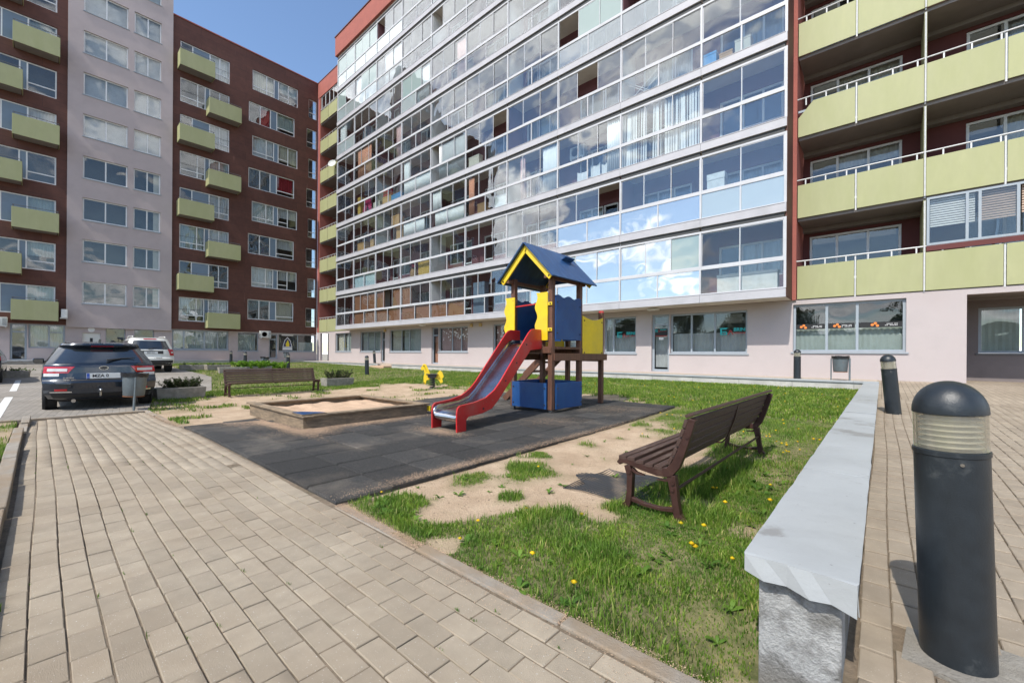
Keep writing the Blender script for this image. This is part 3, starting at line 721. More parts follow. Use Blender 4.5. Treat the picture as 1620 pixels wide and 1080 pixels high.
mb = MB(); mb.box(-.9, .9, -1.0, 1.1, 0, .52); mb.build('step_block', M['concrete'], t_, bevel=.02)
mb = MB(); mb.box(-.93, .93, -1.03, 1.13, .523, .57); mb.build('cap_sheet', M['coping'], t_)

# ------------------------------------------------------------------ grass blades, weeds, flowers
def blades(name, P, h, w, matl, lean=.8, zf=None):
    n = len(P); ang = RNG.random(n) * 2 * np.pi; d = np.stack([np.cos(ang), np.sin(ang)], -1)
    la = RNG.random(n) * 2 * np.pi; ln = np.stack([np.cos(la), np.sin(la)], -1) * (RNG.random(n) * lean * h)[:, None]
    z0 = zf(P[:, 0], P[:, 1])
    v = np.zeros((n, 5, 3))
    v[:, 0, :2] = P - d * w[:, None]; v[:, 1, :2] = P + d * w[:, None]
    v[:, 2, :2] = P + ln * .35 + d * w[:, None] * .8; v[:, 3, :2] = P + ln * .35 - d * w[:, None] * .8
    v[:, 4, :2] = P + ln
    v[:, 0, 2] = z0 - .01; v[:, 1, 2] = z0 - .01; v[:, 2, 2] = z0 + h * .55; v[:, 3, 2] = z0 + h * .55
    v[:, 4, 2] = z0 + h * np.sqrt(np.clip(1 - (np.linalg.norm(ln, axis=1) / h) ** 2 * .6, .2, 1))
    b = np.arange(n)[:, None] * 5
    f = np.concatenate([b + np.array([0, 1, 2]), b + np.array([0, 2, 3]), b + np.array([3, 2, 4])], 1).reshape(-1)
    m = fast_mesh(name, v.reshape(-1, 3), f, 3)
    return stuff(link(name, m, matl))
def scatter(n, x0, x1, y0, y1, dens):
    P = np.stack([RNG.uniform(x0, x1, n), RNG.uniform(y0, y1, n)], -1)
    k = RNG.random(n) < dens(P[:, 0], P[:, 1])
    return P[k & visible(P[:, 0], P[:, 1], 0., 40)]
lawn_dens = lambda x, y: np.where(in_mat(x, y), 0, sstep(.25, .85, turf(x, y)) * (.35 + .65 * sstep(.3, .6, fbm(x + 3, y + 9, 3.0))))
def not_paved(x, y): return ~((x < -11.4) & (y < park_edge(x)))
tall = lambda x, y: 1 + .9 * 1.5 * np.exp(-((x + 1.12) / .3) ** 2) * sstep(2.7, 3.1, y) * (1 - sstep(5.2, 5.9, y)) + .35 * sstep(-.6, -.42, x)
P = np.concatenate([scatter(190000, -3.2, -.38, 1.5, 4.2, lawn_dens), scatter(110000, -4.5, -.38, 4.2, 8.5, lawn_dens)])
h = (.010 + .048 * RNG.random(len(P)) ** 1.8 * (.1 + 1.6 * sstep(.25, .75, fbm(P[:, 0], P[:, 1], 2.6)))) * tall(P[:, 0], P[:, 1])
tag(blades('near_grass', P, h, .0012 + .0022 * RNG.random(len(P)), M['grass'], zf=lawn_full), 'short green and straw grass of the near lawn around the brown bench', 'grass')
P = np.concatenate([scatter(150000, -16, -.38, 8.5, 15.58, lawn_dens), scatter(60000, -16, -8.6, 1.5, 8.5, lambda x, y: lawn_dens(x, y) * not_paved(x, y)), scatter(70000, -38.5, -16, 3, 15.58, lambda x, y: lawn_dens(x, y) * not_paved(x, y))])
h = .035 + .05 * RNG.random(len(P))
tag(blades('lawn_grass', P, h, .005 + .006 * RNG.random(len(P)), M['grass_far'], lean=.7, zf=lawn_full), 'wider lawn of green grass between the playground and the buildings', 'grass')
P = scatter(28000, -11.3, .9, -1.6, -.26, lambda x, y: sstep(.45, .9, turf2(x, y)))
P = np.concatenate([P, np.stack([RNG.normal(-2.85, .035, 60), RNG.normal(-.15, .02, 60)], -1), np.stack([RNG.normal(-2.62, .03, 50), RNG.normal(-.148, .018, 50)], -1)])
h = .025 + .05 * RNG.random(len(P))
tag(blades('verge_grass', P, h, .002 + .003 * RNG.random(len(P)), M['grass'], zf=lambda x, y: dip(x)), 'grass strip left of the brick path', 'grass')
# broad-leaved weeds
def rosettes(name, C, r, matl, nl=6):
    V = []; Fc = []; b = 0
    for (x, y), rr in zip(C, r):
        z = float(lawn_full(x, y))
        for k in range(nl):
            a = random.uniform(0, 6.283); L_ = rr * random.uniform(.6, 1.1); w = L_ * .2; up = random.uniform(.15, .7)
            dx, dy = math.cos(a), math.sin(a)
            for s_, ww, hh in ((.05, .25, .1), (.45, 1, .75), (.8, .8, 1.0), (1, .05, .85)):
                V += [(x + dx * L_ * s_ - dy * w * ww, y + dy * L_ * s_ + dx * w * ww, z + L_ * up * hh), (x + dx * L_ * s_ + dy * w * ww, y + dy * L_ * s_ - dx * w * ww, z + L_ * up * hh)]
            for i in range(3): Fc += [(b + 2 * i, b + 2 * i + 1, b + 2 * i + 3, b + 2 * i + 2)]
            b += 8
    m = fast_mesh(name, np.array(V), np.array(Fc).ravel(), 4)
    return stuff(link(name, m, matl))
C = scatter(1500, -3.1, -.4, 1.5, 8, lambda x, y: np.where(in_mat(x, y), 0, .15 + .5 * turf(x, y)) * .5)
C = np.concatenate([C, np.stack([RNG.normal(-.85, .16, 90), RNG.normal(3.6, .7, 90)], -1), np.stack([RNG.normal(-2.7, .18, 60), RNG.normal(1.68, .1, 60)], -1)])
C = C[(C[:, 0] < -.42) & (C[:, 1] > 1.5)]
C = C[RNG.random(len(C)) < .6]
tag(rosettes('weeds', C, .022 + .045 * RNG.random(len(C)) ** 1.5, M['weed']), 'broad-leaved weeds scattered in the near lawn', 'weeds')
V = []; Fc = []; b = 0
C = np.concatenate([scatter(420, -3.1, -.42, 1.55, 7.5, lambda x, y: np.where(in_mat(x, y), 0, .24 * sstep(.3, .7, turf(x, y)))), scatter(1200, -14, -.42, 7.5, 15.4, lambda x, y: np.where(in_mat(x, y), 0, .18 * turf(x, y)))])
for x, y in C:
    z = float(lawn_full(x, y)) + random.uniform(.03, .07); r = random.uniform(.011, .019); n = 8
    V.append((x, y, z + r * .6)); V += [(x + r * math.cos(k * .785), y + r * math.sin(k * .785), z + random.uniform(-.002, .003)) for k in range(n)]; V.append((x, y, z - r * .8))
    for k in range(n): Fc += [(b, b + 1 + k, b + 1 + (k + 1) % n), (b + 9, b + 1 + (k + 1) % n, b + 1 + k)]
    b += 10
tag(stuff(link('dandelion_flowers', fast_mesh('dandelion_flowers', np.array(V), np.array(Fc).ravel(), 3), M['flower'])), 'yellow dandelion heads dotted over the lawn', 'flowers')

# spilled sand on the mat, the kerb and the path, as loose grains
def grains(name, C, size, matl, zf, label):
    n = len(C); a = RNG.random(n) * 6.283; r = size * (.5 + RNG.random(n)); v = np.zeros((n, 4, 3)); z = zf(C[:, 0], C[:, 1])
    for k in range(4):
        v[:, k, 0] = C[:, 0] + r * np.cos(a + k * 1.57); v[:, k, 1] = C[:, 1] + r * .8 * np.sin(a + k * 1.57); v[:, k, 2] = z + RNG.random(n) * .002
    m = fast_mesh(name, v.reshape(-1, 3), np.arange(n * 4), 4)
    return tag(stuff(link(name, m, matl)), label, 'sand')
def blob(n, x, y, sx, sy):
    n = n * 4
    return np.stack([RNG.normal(x, sx, n), RNG.normal(y, sy, n)], -1)
C = np.concatenate([blob(5000, -7.0, 2.38, .7, .07), blob(4200, -6.12, 3.5, .12, .6), blob(1800, -6.0, 2.6, .2, .16), blob(1300, -4.7, 3.75, .25, .1), blob(900, -5.3, 4.9, .3, .2), blob(1400, -3.12, 4.6, .06, 1.2), blob(900, -3.1, 2.6, .05, .5), blob(900, -6.6, 5.3, .5, .25), blob(1200, -8.3, 5.4, .2, .5), blob(700, -4.1, 5.6, .3, .3), blob(800, -3.9, 7.6, .4, .3), blob(2600, -7.8, 2.15, .45, .18)])
C = C[in_mat(C[:, 0], C[:, 1])]
grains('spilled_sand', C, .0034, M['sand'], lambda x, y: lawn_z(x, y) + .026, 'sand spilled over the rubber mat around the sandbox')
C = scatter(14000, -13.5, -.5, 1.55, 9.5, lambda x, y: np.where(in_mat(x, y) | ~not_paved(x, y), 0, 1 - sstep(.1, .5, turf(x, y))))
tag(grains('pebbles', C, .005, M['soil'], lambda x, y: lawn_full(x, y) + .003, 'dark crumbs of soil and bark scattered over the bare sand'), None, 'pebbles')
C = np.concatenate([np.stack([RNG.uniform(-3.0, .2, 22000), 1.43 + np.abs(RNG.normal(.045, .03, 22000))], -1), np.stack([RNG.uniform(-11, -8.2, 12000), 1.40 + RNG.normal(.05, .05, 12000)], -1), np.stack([RNG.uniform(-11, .5, 6000), 1.42 - np.abs(RNG.normal(0, .10, 6000))], -1)])
grains('spilled_sand', C, .0019, M['sand'], lambda x, y: dip(x) + .0045, 'sand washed over the kerb along the brick path')
C = []
for c in range(1, 15):
    for x in RNG.uniform(-8, .4, 9): 
        if RNG.random() < .5: C += [(x + RNG.normal(0, .012), -.13 + PW * c + RNG.normal(0, .002)) for _ in range(9)]
C = np.array(C)
tag(blades('joint_moss', C, .006 + .012 * RNG.random(len(C)), np.full(len(C), .0016), M['weed'], zf=lambda x, y: dip(x) - .004), 'tiny moss and grass tufts in the paver joints', 'moss')

# ------------------------------------------------------------------ buildings
class Fac:
    """a facade plane: 'X' faces +X at x = plane, 'Y' faces -Y at y = plane; u runs along it, d is depth behind it"""
    def __init__(s, o, plane): s.o = o; s.p = plane
    def P(s, u, d, z): return (s.p - d, u, z) if s.o == 'X' else (u, s.p + d, z)
    def box(s, mb, u0, u1, d0, d1, z0, z1):
        if s.o == 'X': return mb.box(s.p - d1, s.p - d0, u0, u1, z0, z1)
        return mb.box(u0, u1, s.p + d0, s.p + d1, z0, z1)
    def wall(s, name, matl, parent, u0, u1, z0, z1, holes, dep):
        us = sorted({u0, u1, *[h[0] for h in holes], *[h[1] for h in holes]}); zs = sorted({z0, z1, *[h[2] for h in holes], *[h[3] for h in holes]})
        us = [u for u in us if u0 <= u <= u1]; zs = [z for z in zs if z0 <= z <= z1]
        mb = MB(); idx = {}
        def V(u, z, d=0.0):
            k = (u, z, d)
            if k not in idx: idx[k] = len(mb.v); mb.v.append(s.P(u, d, z))
            return idx[k]
        for a, b in zip(us[:-1], us[1:]):
            for c, d in zip(zs[:-1], zs[1:]):
                mu, mz = (a + b) / 2, (c + d) / 2
                if any(h[0] < mu < h[1] and h[2] < mz < h[3] for h in holes): continue
                mb.f.append((V(a, c), V(b, c), V(b, d), V(a, d)))
        for h in holes:
            a, b, c, d = h[:4]; q = [(a, c), (b, c), (b, d), (a, d)]
            for i in range(4):
                p0, p1 = q[i], q[(i + 1) % 4]
                mb.f.append((V(*p0), V(*p1), V(*p1, dep), V(*p0, dep)))
        return mb.build(name, matl, parent, fix=False)

def window(fc, parent, u0, u1, z0, z1, cols, fmat, dep=.1, gl='window', blinds=(), fw=.068, sill=None, name='window', back=.28, fold=.03):
    """cols: (fraction end, type, transom fraction or None); types g glass, s solid panel, d door, o open dark"""
    g = .004; u0 += g; u1 -= g; z0 += g; z1 -= g
    mb = MB(); d0, d1 = dep, dep + .06; W = u1 - u0
    fc.box(mb, u0, u1, d0, d1, z0, z0 + fw); fc.box(mb, u0, u1, d0, d1, z1 - fw, z1)
    e = 0.0; cells = []
    fc.box(mb, u0, u0 + fw, d0, d1, z0 + fw, z1 - fw)
    for k, (fe, ty, tr) in enumerate(cols):
        a = u0 + W * e + (fw if k == 0 else fw * .5); b = u0 + W * fe - (fw if k == len(cols) - 1 else fw * .5)
        if k < len(cols) - 1: fc.box(mb, b, b + fw, d0, d1, z0 + fw, z1 - fw)
        else: fc.box(mb, b, b + fw, d0, d1, z0 + fw, z1 - fw)
        if tr:
            zt = z0 + (z1 - z0) * tr; fc.box(mb, a, b, d0 + .002, d1 - .002, zt - fw * .5, zt + fw * .5)
            cells.append((a, b, z0 + fw, zt - fw * .5, 'l' if ty == 'g' else ty)); cells.append((a, b, zt + fw * .5, z1 - fw, ty))
        else: cells.append((a, b, z0 + fw, z1 - fw, ty))
        e = fe
    fr = mb.build(name, fmat, parent)
    for (a, b, c, d, ty) in cells:
        mb = MB()
        if ty == 's': fc.box(mb, a, b, d0 + .015, d0 + .035, c, d); mb.build('panel', M['spandrel'], fr)
        elif ty == 'o': continue
        else: fc.box(mb, a, b, d0 + .025, d0 + .035, c, d); mb.build('pane', G['milk'] if ty == 'm' else G[gl], fr)
    for (fa, fb, top, bot, bm) in blinds:
        mb = MB(); a = u0 + W * fa; b = u0 + W * fb; n = max(3, int((b - a) / .07))
        zt = z1 - (z1 - z0) * top; zb = z1 - (z1 - z0) * bot
        pts = []
        for i in range(n + 1): pts.append((a + (b - a) * i / n, dep + back - .1 + (fold if i % 2 else 0)))
        v_ = []
        for (u, dd) in pts: v_ += [fc.P(u, dd, zb), fc.P(u, dd, zt)]
        mb.add(v_, [(2 * i, 2 * i + 2, 2 * i + 3, 2 * i + 1) for i in range(n)])
        mb.build('curtain', M[bm], fr, fix=False)  # in the upper tower windows this is a painted sky-reflection sheet
    if sill:
        mb = MB(); fc.box(mb, u0 - .06, u1 + .06, -.04, dep, z0 - .06, z0 - .012); mb.build('sill', M[sill], fr)
    return fr

def balcony(fc, parent, u0, u1, z0, z1, proj, gmat='green_panel'):
    """box balcony hung on the wall: slab with soffit, three green panels, hand rail"""
    mb = MB(); fc.box(mb, u0 + .06, u1 - .06, -proj + .05, 0, z0 + .02, z0 + .17); fc.box(mb, (u0 + u1) / 2 - .5, (u0 + u1) / 2 + .35, -proj * .62, -proj * .35, z0 + .012, z0 + .019)
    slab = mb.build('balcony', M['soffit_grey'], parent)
    mb = MB(); fc.box(mb, u0, u1, -proj, -proj + .035, z0, z1); mb.build('front_panel', M[gmat], slab, bevel=.008)
    for a in (u0, u1 - .03):
        mb = MB(); fc.box(mb, a, a + .03, -proj + .037, -.004, z0, z1); mb.build('side_panel', M[gmat], slab, bevel=.008)
    mb = MB(); zr = z1 + .13
    mb.tube([fc.P(u0 + .03, -.02, zr), fc.P(u0 + .03, -proj + .06, zr), fc.P(u1 - .03, -proj + .06, zr), fc.P(u1 - .03, -.02, zr)], .018, 6)
    for a in (u0 + .08, (u0 + u1) / 2, u1 - .08): mb.tube([fc.P(a, -proj + .06, z1 - .1), fc.P(a, -proj + .06, zr)], .014, 6)
    mb.build('hand_rail', M['dark_rail'], slab)
    return slab

# ---- dark red block with the lilac stair tower ------------------------
XR = -40.24
red = thing('apartment_building', 'eight-storey dark red block with a lilac stair tower and box balconies', 'building', (XR, 6, 0))
inv = Matrix.Translation((-XR, -6, 0))
red.location = (0, 0, 0)
fr_ = Fac('X', XR); ft_ = Fac('X', XR + .14)
holesA = []; holesB = []; holesC = []; holesT = []; holesL = []
for k in range(8):
    z = 2.8 * k
    holesA.append((6.98, 10.22, 3.53 + z, 5.38 + z)); b0 = 11.6 if k % 2 == 0 else 11.87; holesB.append((b0, b0 + 3.7, 3.97 + z, 5.68 + z))
    c0 = 16.36 if k % 2 == 0 else 16.52; holesC.append((c0, 17.27, 3.56 + z, 5.33 + z))
    holesL.append((-4.6, .62, 3.5 + z, 5.32 + z))
for k in range(10):
    z = 2.8 * k
    holesT += [(1.82, 4.03, 4.36 + z, 5.85 + z), (4.35, 5.84, 4.36 + z, 5.85 + z)]
fr_.wall('wall', M['board_red'], red, 6.52, 17.4, 2.9, 26.64, holesA + holesB + holesC, .18)
fr_.wall('wall', M['board_red'], red, -9, 1.1, 2.86, 29.4, holesL, .18)
ft_.wall('tower_wall', M['plaster_lilac'], red, 1.1, 6.52, 2.74, 33, holesT, .16)
mb = MB(); mb.box(XR - 1, XR + .139, 1.1, 1.115, 2.74, 33); mb.box(XR - 1, XR + .139, 6.505, 6.52, 2.74, 33); mb.box(XR - .6, XR + .139, 1.115, 6.505, 2.74, 2.76); mb.build('tower_return', M['plaster_lilac'], red)
mb = MB(); mb.box(XR - .5, XR + .06, 6.5, 17.42, 26.642, 26.72); mb.build('roof_edge', M['plaster_red'], red)
mb = MB(); mb.box(XR - 12, XR - .5, 6.5, 17.4, 26.3, 26.5); mb.build('roof', M['soffit_grey'], red)
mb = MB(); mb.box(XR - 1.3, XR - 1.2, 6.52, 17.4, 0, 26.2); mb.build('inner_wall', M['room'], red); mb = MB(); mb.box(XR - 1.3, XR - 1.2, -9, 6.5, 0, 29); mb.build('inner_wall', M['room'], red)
rb = random.Random(5)
opt = ['curtain_white', 'curtain_grey', 'curtain_cream', 'blind_green', None, None]
for k in range(8):
    z = 2.8 * k
    even = k % 2 == 0
    bl = []
    o1 = rb.choice(opt)
    if even:
        cols = [(.34, 'g', .25), (.49, 'g', .25), (.585, 's', None), (.79, 'g', None), (1, 'g', None)]
        if o1: bl.append((.02, .48, 0, rb.choice([.6, .8, .95]), o1))
        o2 = rb.choice(opt)
        if o2: bl.append((.6, .98, 0, .9, o2))
        if k == 0: bl = [(.02, .48, 0, .72, 'curtain_white'), (.6, .98, 0, .7, 'curtain_white')]
    else:
        cols = [(.24, 'g', None), (.585, 's', None), (.79, 'g', .27), (1, 'g', .27)]
        if o1: bl.append((.6, .98, 0, .95, o1))
    window(fr_, red, *holesA[k], cols, M['white_frame'], .09, blinds=bl)
    mb = MB(); zr = 3.53 + z + .92; ua, ub = (6.99, 8.55) if even else (9.0, 10.2)
    mb.tube([fr_.P(ua, .03, zr), fr_.P(ub, .03, zr)], .012, 6); mb.build('guard_rail', M['dark_rail'], red)
    cols = [(.30, 'g', .22), (.46, 'g', .22), (.56, 's', None), (.78, 'g', .25 if not even else None), (1, 'g', .25 if even else None)] if not even else [(.24, 'g', None), (.46, 'g', None), (.60, 's', None), (1, 'g', .22)]
    bl = []; o1 = rb.choice(opt); o2 = rb.choice(opt)
    if o1: bl.append((.02, .45, 0, .95, o1))
    if o2: bl.append((.6, .98, 0, rb.choice([.5, .8, .95]), o2))
    if k == 4: bl = [(.62, .98, 0, .8, 'curtain_red')]
    if k == 6: bl = [(.25, .45, .1, .95, 'curtain_red'), (.62, .98, 0, .75, 'blind_green')]
    window(fr_, red, *holesB[k], cols, M['white_frame'], .09, blinds=bl)
    o1 = rb.choice([None, None, 'curtain_grey', 'blind_green'])
    window(fr_, red, *holesC[k], [(1, 'g', .3)], M['white_frame'], .09, blinds=[(.05, .95, 0, .6, o1)] if o1 else [], fw=.05)
    mb = MB(); mb.tube([fr_.P(holesC[k][0] + .03, .03, 3.56 + z + .85), fr_.P(17.24, .03, 3.56 + z + .85)], .012, 6); mb.build('guard_rail', M['dark_rail'], red)
    ya = 8.62 if even else 6.8
    balcony(fr_, red, ya, ya + 2.2, 3.04 + z, 4.24 + z, .95)
    cols = [(.50, 'g', None), (.56, 'g', None), (.765, 's', None), (1, 'g', None)] if even else [(.45, 'g', None), (.70, 'g', None), (.76, 's', None), (1, 'g', .30)]
    bl = []; o1 = rb.choice(opt)
    if o1: bl.append((.77, .99, 0, rb.choice([.5, .7, .95]), o1))
    window(fr_, red, *holesL[k], cols, M['white_frame'], .09, blinds=bl)
    ya = -1.21 if even else -2.75
    balcony(fr_, red, ya, ya + 1.95, 3.05 + z, 4.27 + z, .95)
for k in range(10):
    for j in range(2):
        h_ = holesT[2 * k + j]
        bl = []
        if k >= 5: bl = [(.02, .98, 0, .97, 'curtain_grey')]  # no curtains here: flat grey sheets paint the sky reflection and haze
        elif k == 4 and rb.random() < .8: bl = [(.02, .52, 0, .97, 'curtain_grey')] if rb.random() < .5 else [(.02, .98, 0, .97, 'curtain_grey')]  # grey sheets again, painting reflected sky
        elif j == 1: bl = [(.75, .98, 0, .97, 'curtain_cream')]
        window(ft_, red, *h_, [(.5, 'g', None), (1, 'g', None)], M['white_frame'], .11, blinds=bl, sill='grey_frame', fold=0.0)
# ground floor of the red block (set back a little under the boards)
fg = Fac('X', XR - .06)
gh = [(-1.27, -.58, .55, 2.84), (-.52, 1.06, 1.33, 2.84), (6.6, 10.26, 1.32, 2.86), (10.93, 12.45, 1.27, 2.83), (13.3, 13.98, .62, 2.79), (14.06, 17.3, 1.26, 2.82), (2.98, 4.0, .5, 2.85), (4.46, 5.56, .5, 2.86), (1.85, 2.72, .5, 2.4)]
fg.wall('ground_floor_wall', M['plaster_lilac'], red, -9, 17.42, .2, 2.9, gh, .25)
window(fg, red, *gh[0], [(1, 'g', .78)], M['grey_frame'], .1, fw=.09, name='door')
window(fg, red, *gh[1], [(.55, 'g', None), (1, 'g', .68)], M['grey_frame'], .1, fw=.08, blinds=[(.03, .97, .0, .97, 'blind_green')])
window(fg, red, *gh[2], [(.2, 'g', None), (.56, 'g', None), (.8, 'g', None), (1, 'g', None)], M['grey_frame'], .12, fw=.1, blinds=[(.02, .98, .0, .97, 'blind_green')], sill='grey_frame')
window(fg, red, *gh[3], [(1, 'g', None)], M['grey_frame'], .12, fw=.04, blinds=[(.03, .9, .1, .97, 'blind_green')], sill='grey_frame')
window(fg, red, *gh[4], [(1, 'g', .78)], M['grey_frame'], .1, fw=.09, name='door')
w5 = window(fg, red, *gh[5], [(.52, 'g', None), (1, 'g', None)], M['grey_frame'], .12, fw=.06, sill='grey_frame', blinds=[(.56, .96, .45, .97, 'blind_green')])
mb = MB(); fg.box(mb, 14.2, 15.6, .16, .165, 1.35, 2.7); mb.build('dark_film', M['ink'], w5)
def sticker(poly, matl, parent, nm): mb = MB(); mb.prism(poly, XR - .052 + .003, XR - .052 + .004, 'x'); return mb.build(nm, matl, parent)
mbk = Fac('X', XR - .06 - .12 + .045)
cx_, cz_ = 14.86, 2.02
def tri(s, dz=0): return [(cx_ - .42 * s, cz_ - .38 * s + dz), (cx_ + .42 * s, cz_ - .38 * s + dz), (cx_ + .25 * s, cz_ + .25 * s + dz), (cx_, cz_ + .55 * s + dz), (cx_ - .25 * s, cz_ + .25 * s + dz)]
for poly, mm, off in ((tri(1.0), 'white_ink', 0), (tri(.84), 'navy_ink', .002), ([(cx_ - .12, cz_ - .3), (cx_ + .14, cz_ - .3), (cx_ + .16, cz_ - .1), (cx_ + .03, cz_ + .3), (cx_ - .15, cz_ - .08)], 'yellow_ink', .004), ([(cx_ - .42, cz_ - .62), (cx_ + .42, cz_ - .62), (cx_ + .4, cz_ - .42), (cx_ - .4, cz_ - .42)], 'white_ink', 0), ([(cx_ - .5, cz_ + .66), (cx_ + .5, cz_ + .66), (cx_ + .5, cz_ + .78), (cx_ - .5, cz_ + .78)], 'white_ink', 0)):
    mb = MB(); x_ = XR - .06 - .12 + .002 + off; mb.prism(poly, x_, x_ + .0015, 'x'); mb.build('window_logo', M[mm], w5)
for h_ in (gh[6], gh[7]):
    window(fg, red, *h_, [(1, 'g', None)], M['grey_frame'], .2, fw=.04, name='entrance')
d_ = window(fg, red, *gh[8], [(1, 'o', None)], M['door_white'], .1, fw=.05, name='door')
mb = MB(); fg.box(mb, 1.905, 2.665, .12, .15, .56, 2.34); mb.build('door_leaf', M['door_white'], d_)
mb = MB(); fg.box(mb, 2.22, 2.36, .11, .119, 1.6, 2.05); mb.build('vision_panel', M['ink'], d_)
mb = MB(); mb.lathe([(.001, 0), (.17, 0), (.17, .02), (.001, .02)], 20, (XR - .055, 2.28, 2.62), 'x'); mb.build('number_plate', M['plate_white'], red)

# ---- glazed building ---------------------------------------------------
YG, YW = 16.147, 17.42
main = thing('apartment_building', 'tall building with glazed balconies across its front and green loggias at both ends', 'building', (0, 0, 0))
MUL = [-33.8, -31.0, -27.76, -24.52, -21.28, -18.03, -14.79, -11.54, -8.3, -5.06, -2.40]
fw_ = Fac('Y', YW); fgz = Fac('Y', YG)
gh = [(-36.48, -33.64, 1.27, 2.89), (-32.15, -29.0, 1.27, 2.9), (-28.95, -28.4, .49, 2.88), (-27.78, -23.83, 1.26, 2.9), (-22.66, -21.96, .47, 2.9), (-21.93, -19.08, 1.26, 2.86), (-16.92, -13.2, 1.26, 2.86), (-9.7, -8.13, 1.22, 2.85), (-7.42, -6.66, .45, 2.86), (-6.62, -3.75, 1.22, 2.84), (-2.33, .55, 1.28, 2.92), (-39.52, -37.78, .44, 2.97), (-12.4, -10.3, 1.22, 2.85)]
fw_.wall('ground_floor_wall', M['plaster_pink'], main, -40.24, 1.8, .3, 3.075, gh, .2)
W3 = [(.34, 'g', None), (.66, 'g', None), (1, 'g', None)]
wl = lambda h, c, bl=(), **k: window(fw_, main, *h, c, M['grey_frame'], .1, blinds=bl, fw=.07, sill='grey_frame', **k)
wl(gh[0], [(.5, 'g', None), (.8, 'g', None), (1, 'g', None)], [(.05, .45, 0, .97, 'curtain_cream'), (.55, .98, 0, .97, 'blind_green')])
wl(gh[1], W3, [(.02, .98, 0, .97, 'blind_green')])
window(fw_, main, *gh[2], [(1, 'g', .72)], M['grey_frame'], .1, fw=.08, name='door')
wl(gh[3], [(.37, 'g', None), (.62, 'g', None), (1, 'g', None)], [(.02, .34, 0, .97, 'curtain_cream'), (.4, .98, 0, .97, 'blind_green')])
d_ = window(fw_, main, *gh[4], [(1, 'g', .78)], M['grey_frame'], .1, fw=.08, name='door', blinds=[(.1, .9, .25, .97, 'curtain_orange')])
wl(gh[5], [(.45, 'g', None), (.76, 'g', None), (1, 'g', None)], [(.02, .98, 0, .97, 'curtain_pink')])
wl(gh[6], W3, [(.02, .98, 0, .97, 'curtain_pink')])
wl(gh[12], W3, [(.02, .98, 0, .97, 'curtain_grey')])
w7 = wl(gh[7], [(.28, 'g', None), (1, 'g', None)], [(.02, .98, .5, .97, 'curtain_grey'), (.0, .27, 0, .97, 'curtain_white')])
d8 = window(fw_, main, *gh[8], [(1, 'g', .82)], M['grey_frame'], .1, fw=.09, name='door', blinds=[(.1, .9, .35, .93, 'curtain_grey')])
w9 = wl(gh[9], [(.29, 'g', None), (.6, 'g', None), (1, 'g', None)], [(.02, .98, .5, .97, 'curtain_grey')])
w10 = wl(gh[10], [(.325, 'g', None), (.60, 'g', None), (1, 'g', None)], [(.02, .98, .45, .97, 'blind_green')])
def brinec(parent, x, z, s, yy):
    fc = FACE_NEG_Y
    mb = MB()
    for (a, b, c, d) in ((-.52, -.46, -.13, .13), (-.46, -.28, .09, .13), (-.46, -.28, -.03, .01), (-.46, -.26, -.13, -.09), (-.30, -.26, -.09, -.03), (-.55, -.22, .135, .155)):
        mb.box(x + a * s, x + b * s, yy, yy + .002, z + c * s, z + d * s)
    mb.build('window_logo', M['teal_ink'], parent)
    mb = MB(); mb.prism([(x - .24 * s, z - .13 * s), (x - .2 * s, z - .13 * s), (x - .12 * s, z + .06 * s), (x - .16 * s, z + .06 * s)], yy, yy + .002, 'y'); mb.prism([(x - .06 * s, z - .13 * s), (x - .02 * s, z - .13 * s), (x - .12 * s, z + .06 * s), (x - .15 * s, z + .06 * s)], yy - .0005, yy + .0015, 'y'); mb.build('window_logo', M['red_ink'], parent)
    lettering('BRINEC', .19 * s, M['teal_ink'], parent, (x + .30 * s, yy, z + .07 * s), fc, bold=.004 * s)
    dashes(parent, M['red_ink'], lambda a, b, z0, z1: (x + .32 * s + a, x + .32 * s + b, yy, yy + .002, z0, z1), .62 * s, z - .06 * s, .055 * s)
yy = YW + .1 + .018
brinec(w9, -4.22, 2.06, .95, yy); brinec(w7, -8.62, 2.04, .9, yy)
mb = MB(); mb.box(-7.3, -6.78, yy, yy + .002, 1.95, 2.27); mb.build('door_sign', M['ink'], d8); brinec(d8, -7.08, 2.18, .42, yy - .004)
mb = MB(); mb.box(-7.3, -6.78, yy - .003, yy - .001, 1.94, 1.97); mb.build('door_sign', M['red_ink'], d8)
mb = MB(); mb.box(-7.14, -6.94, yy - .003, yy - .001, 1.79, 1.90); mb.build('door_notice', M['white_ink'], d8)
for (a, b) in ((-2.28, -1.44), (-1.36, -.66), (-.58, .48)):
    mb = MB(); mb.box(a, b, yy, yy + .002, 2.06, 2.23); o_ = mb.build('window_band', M['ink'], w10)
    c = a + .25 if b - a < 1 else a + .42
    for dx, dz in ((-.085, 0), (.0, .045), (.06, -.03)):
        mb = MB(); mb.lathe([(.001, 0), (.04, 0), (.04, .002), (.001, .002)], 16, (c + dx * .85, yy - .004 - abs(dx) * .01, 2.145 + dz), 'y'); mb.build('window_logo', M['orange_ink'], w10)
    [dashes(w10, M['white_ink'], lambda p, q, z0, z1, c0=min(b - .2, c + .4): (c0 + p, c0 + q, yy - .003, yy - .001, z0, z1), ww_, zz_, .022) for ww_, zz_ in ((.26, 2.165), (.34, 2.12))]
